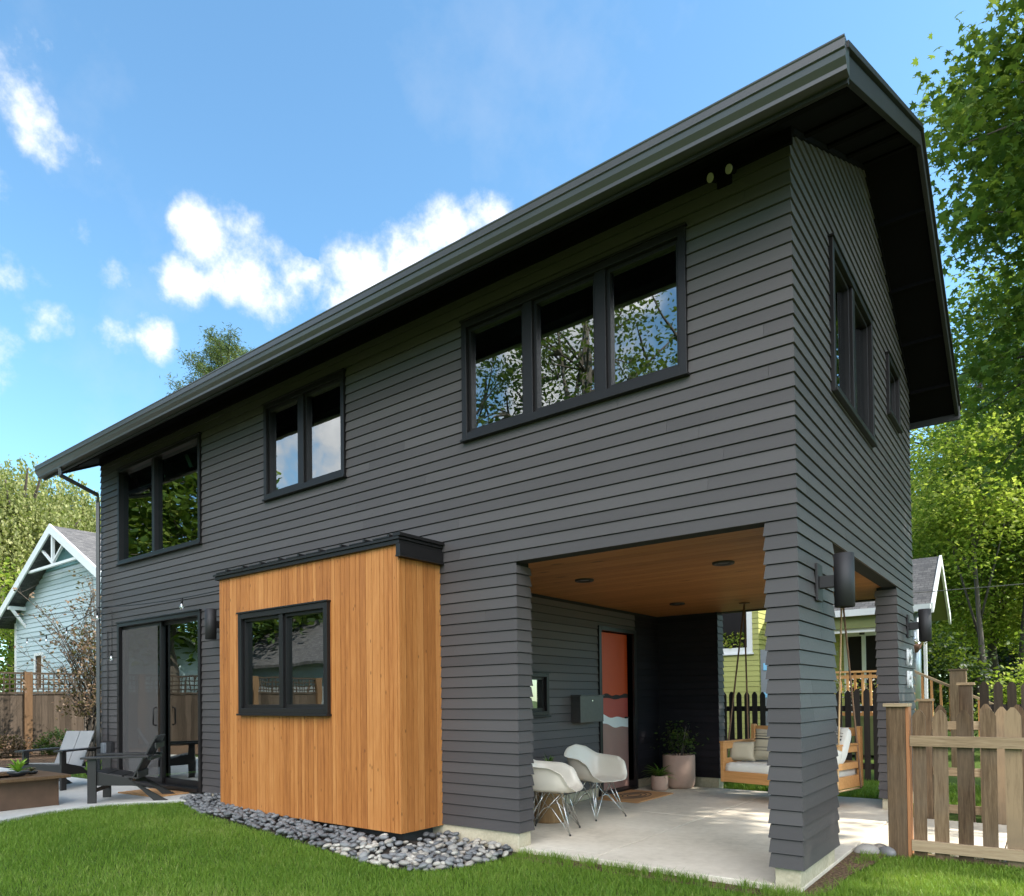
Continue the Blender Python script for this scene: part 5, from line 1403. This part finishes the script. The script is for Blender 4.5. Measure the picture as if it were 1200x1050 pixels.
# ================================================================== SKY, SUN, CAMERA
SUN_EL, SUN_DIR = R(42), Vector((.906, .423, 0)).normalized()
sd = Vector((SUN_DIR.x*math.cos(SUN_EL), SUN_DIR.y*math.cos(SUN_EL), math.sin(SUN_EL)))
lamp = bpy.data.lights.new('sun', 'SUN'); lamp.energy = 3.6; lamp.angle = R(.55); lamp.color = (1, .95, .86)
lo = bpy.data.objects.new('sun', lamp); COL.objects.link(lo); lo.rotation_euler = (-sd).to_track_quat('-Z', 'Y').to_euler(); lo.location = (10, -10, 30)
w = bpy.data.worlds.new('World'); S.world = w; w.use_nodes = True; nt = w.node_tree; nt.nodes.clear()
def wn(t_, **k):
    n = nt.nodes.new(t_)
    for a, v in k.items(): setattr(n, a, v)
    return n
out = wn('ShaderNodeOutputWorld'); sky = wn('ShaderNodeTexSky'); sky.sky_type = 'NISHITA'; sky.sun_disc = False
sky.sun_elevation = SUN_EL; sky.sun_rotation = math.atan2(sd.x, sd.y); sky.ozone_density = 1.5; sky.air_density = 1.0; sky.dust_density = .6
bg = wn('ShaderNodeBackground'); SKYS = .15; bg.inputs[1].default_value = SKYS
tc = wn('ShaderNodeTexCoord')
def wmath(op, a, b=None, c=None, clampv=False):
    n = wn('ShaderNodeMath', operation=op); n.use_clamp = clampv
    for i, v in enumerate((a, b, c)):
        if v is None: continue
        if hasattr(v, 'node'): nt.links.new(v, n.inputs[i])
        else: n.inputs[i].default_value = v
    return n.outputs[0]
def wv(op, a, b):
    n = wn('ShaderNodeVectorMath', operation=op)
    for i, v in enumerate((a, b)):
        if v is None: continue
        if hasattr(v, 'node'): nt.links.new(v, n.inputs[i])
        else: n.inputs[i].default_value = v
    return n
noi = wn('ShaderNodeTexNoise'); noi.inputs['Scale'].default_value = 13; noi.inputs['Detail'].default_value = 7; noi.inputs['Roughness'].default_value = .62
nt.links.new(tc.outputs['Generated'], noi.inputs['Vector'])
no2 = wn('ShaderNodeTexNoise'); no2.inputs['Scale'].default_value = 3.2; no2.inputs['Detail'].default_value = 8; no2.inputs['Roughness'].default_value = .6
nt.links.new(tc.outputs['Generated'], no2.inputs['Vector'])
def dirv(az, el): a, e = R(az), R(el); return Vector((math.sin(a)*math.cos(e), math.cos(a)*math.cos(e), math.sin(e)))
# cumulus puffs standing in the sky: (azimuth, elevation, angular radius, weight)
puffs = [(-60.2, 31.4, 2.7, 1.1), (-57.9, 30.4, 3.2, 1.1), (-56.0, 29.2, 3.0, 1.0), (-62.0, 28.9, 2.3, .8), (-53, 29.8, 1.6, .55), (-48.2, 31.3, 3.2, 1.0), (-45, 32.0, 3.5, 1.1), (-42.2, 33.3, 3.0, 1.05), (-39.0, 34.1, 2.4, .95), (-50, 28.5, 2.6, .8),
         (-63.6, 24.9, 1.7, .8), (-66.4, 24.5, 1.5, .62), (-72.6, 38.2, 2.8, .46), (-71.6, 35.0, 2.4, .44), (-69.6, 33.8, 2.0, .42), (-67.9, 32.9, 1.6, .40), (-67.8, 30.0, 1.9, .62), (-66.6, 28.6, 1.4, .5), (-71.8, 26.4, 2.0, .62), (-70.8, 24.6, 1.8, .72), (-74, 22, 3, .6), (-73.2, 31, 1.4, .5)]
# the same kind of clouds elsewhere in the sky (mirrored by the windows), then added clouds as fill light
puffs += [(232, 20, 5, 1.2), (238, 15, 4, 1.2), (226, 13, 4.5, 1.1), (229, 27, 3, .9), (214, 25, 6, 1.2), (208, 32, 5, 1.1), (219, 18, 4, 1.0)]
for _ in range(18):
    puffs.append((random.uniform(195, 265), random.uniform(9, 42), random.uniform(3.5, 8), random.uniform(.75, 1.1)))
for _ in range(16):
    puffs.append((random.uniform(105, 185), random.uniform(18, 62), random.uniform(8, 15), random.uniform(1.2, 1.6)))  # unseen clouds added behind the camera to light the shaded facade
acc = None
for az, el, rad_, wgt in puffs:
    d = dirv(az, el)
    dp = wv('DOT_PRODUCT', tc.outputs['Generated'], tuple(d)).outputs['Value']
    # 1 at the centre -> 0 at the rim
    c_ = math.cos(R(rad_*1.13))
    f = wmath('MULTIPLY', wmath('SUBTRACT', dp, c_), wgt/(1-c_))
    f = wmath('MAXIMUM', f, 0.)
    acc = f if acc is None else wmath('MAXIMUM', acc, f)
den = wmath('ADD', acc, wmath('MULTIPLY', wmath('SUBTRACT', noi.outputs['Fac'], .5), 2.6))
den = wmath('MULTIPLY', den, wmath('MINIMUM', wmath('MULTIPLY', acc, 8.), 1.))
mr = wn('ShaderNodeMapRange'); mr.interpolation_type = 'SMOOTHSTEP'; mr.inputs[1].default_value = .30; mr.inputs[2].default_value = 1.25
nt.links.new(den, mr.inputs[0])
wisp = wn('ShaderNodeMapRange'); wisp.inputs[1].default_value = .56; wisp.inputs[2].default_value = .80; wisp.inputs[4].default_value = .22
nt.links.new(no2.outputs['Fac'], wisp.inputs[0])
cov = wmath('MAXIMUM', mr.outputs[0], wisp.outputs[0])
mixc = wn('ShaderNodeMix'); mixc.data_type = 'RGBA'; nt.links.new(cov, mixc.inputs[0])
hs = wn('ShaderNodeHueSaturation'); hs.inputs['Saturation'].default_value = 1.0; hs.inputs['Value'].default_value = .84; nt.links.new(sky.outputs[0], hs.inputs['Color'])
tn = wn('ShaderNodeMix'); tn.data_type = 'RGBA'; tn.blend_type = 'MULTIPLY'; tn.inputs[0].default_value = 1; tn.inputs[7].default_value = (.74, 1.01, 1.03, 1); nt.links.new(hs.outputs[0], tn.inputs[6]); nt.links.new(tn.outputs[2], mixc.inputs[6])
cr = wn('ShaderNodeMapRange'); cr.inputs[1].default_value = .3; cr.inputs[2].default_value = 1.5; cr.inputs[3].default_value = 2.7; cr.inputs[4].default_value = 4.6; nt.links.new(den, cr.inputs[0])
cc3 = wn('ShaderNodeCombineColor'); nt.links.new(cr.outputs[0], cc3.inputs[0]); nt.links.new(cr.outputs[0], cc3.inputs[1]); nt.links.new(wmath('MULTIPLY', cr.outputs[0], 1.03), cc3.inputs[2])
fill_bank = wv('DOT_PRODUCT', tc.outputs['Generated'], tuple(dirv(148, 42))).outputs['Value']  # direction in which the added clouds are boosted to fill the facade
bk = wn('ShaderNodeMapRange'); bk.inputs[1].default_value = .62; bk.inputs[2].default_value = .82; bk.inputs[3].default_value = 1; bk.inputs[4].default_value = 4.2; bk.interpolation_type = 'SMOOTHSTEP'; nt.links.new(fill_bank, bk.inputs[0])
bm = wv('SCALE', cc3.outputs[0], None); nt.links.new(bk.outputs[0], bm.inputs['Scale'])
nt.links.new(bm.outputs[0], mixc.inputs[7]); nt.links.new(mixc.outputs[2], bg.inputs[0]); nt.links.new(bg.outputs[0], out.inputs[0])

cam = bpy.data.cameras.new('camera'); co = bpy.data.objects.new('camera', cam); COL.objects.link(co)
r_ = Vector((.7966508, .60431576, -.01224626)); u_ = Vector((.0198791, -.00594569, .99978471)); f_ = Vector((-.60411285, .79672273, .01674989))
M = Matrix((r_, u_, -f_)).transposed().to_4x4(); M.translation = (1.38468, -5.13537, 1.34641); co.matrix_world = M
cam.sensor_fit = 'HORIZONTAL'; cam.sensor_width = 36; cam.lens = 828.775/1200*36
cam.shift_y = (804.85-525)/1200; cam.clip_end = 1000; cam.clip_start = .05
S.camera = co
S.view_settings.view_transform = 'Standard'; S.view_settings.look = 'None'; S.view_settings.exposure = 1.4; S.view_settings.gamma = 1
S.render.engine = 'CYCLES'
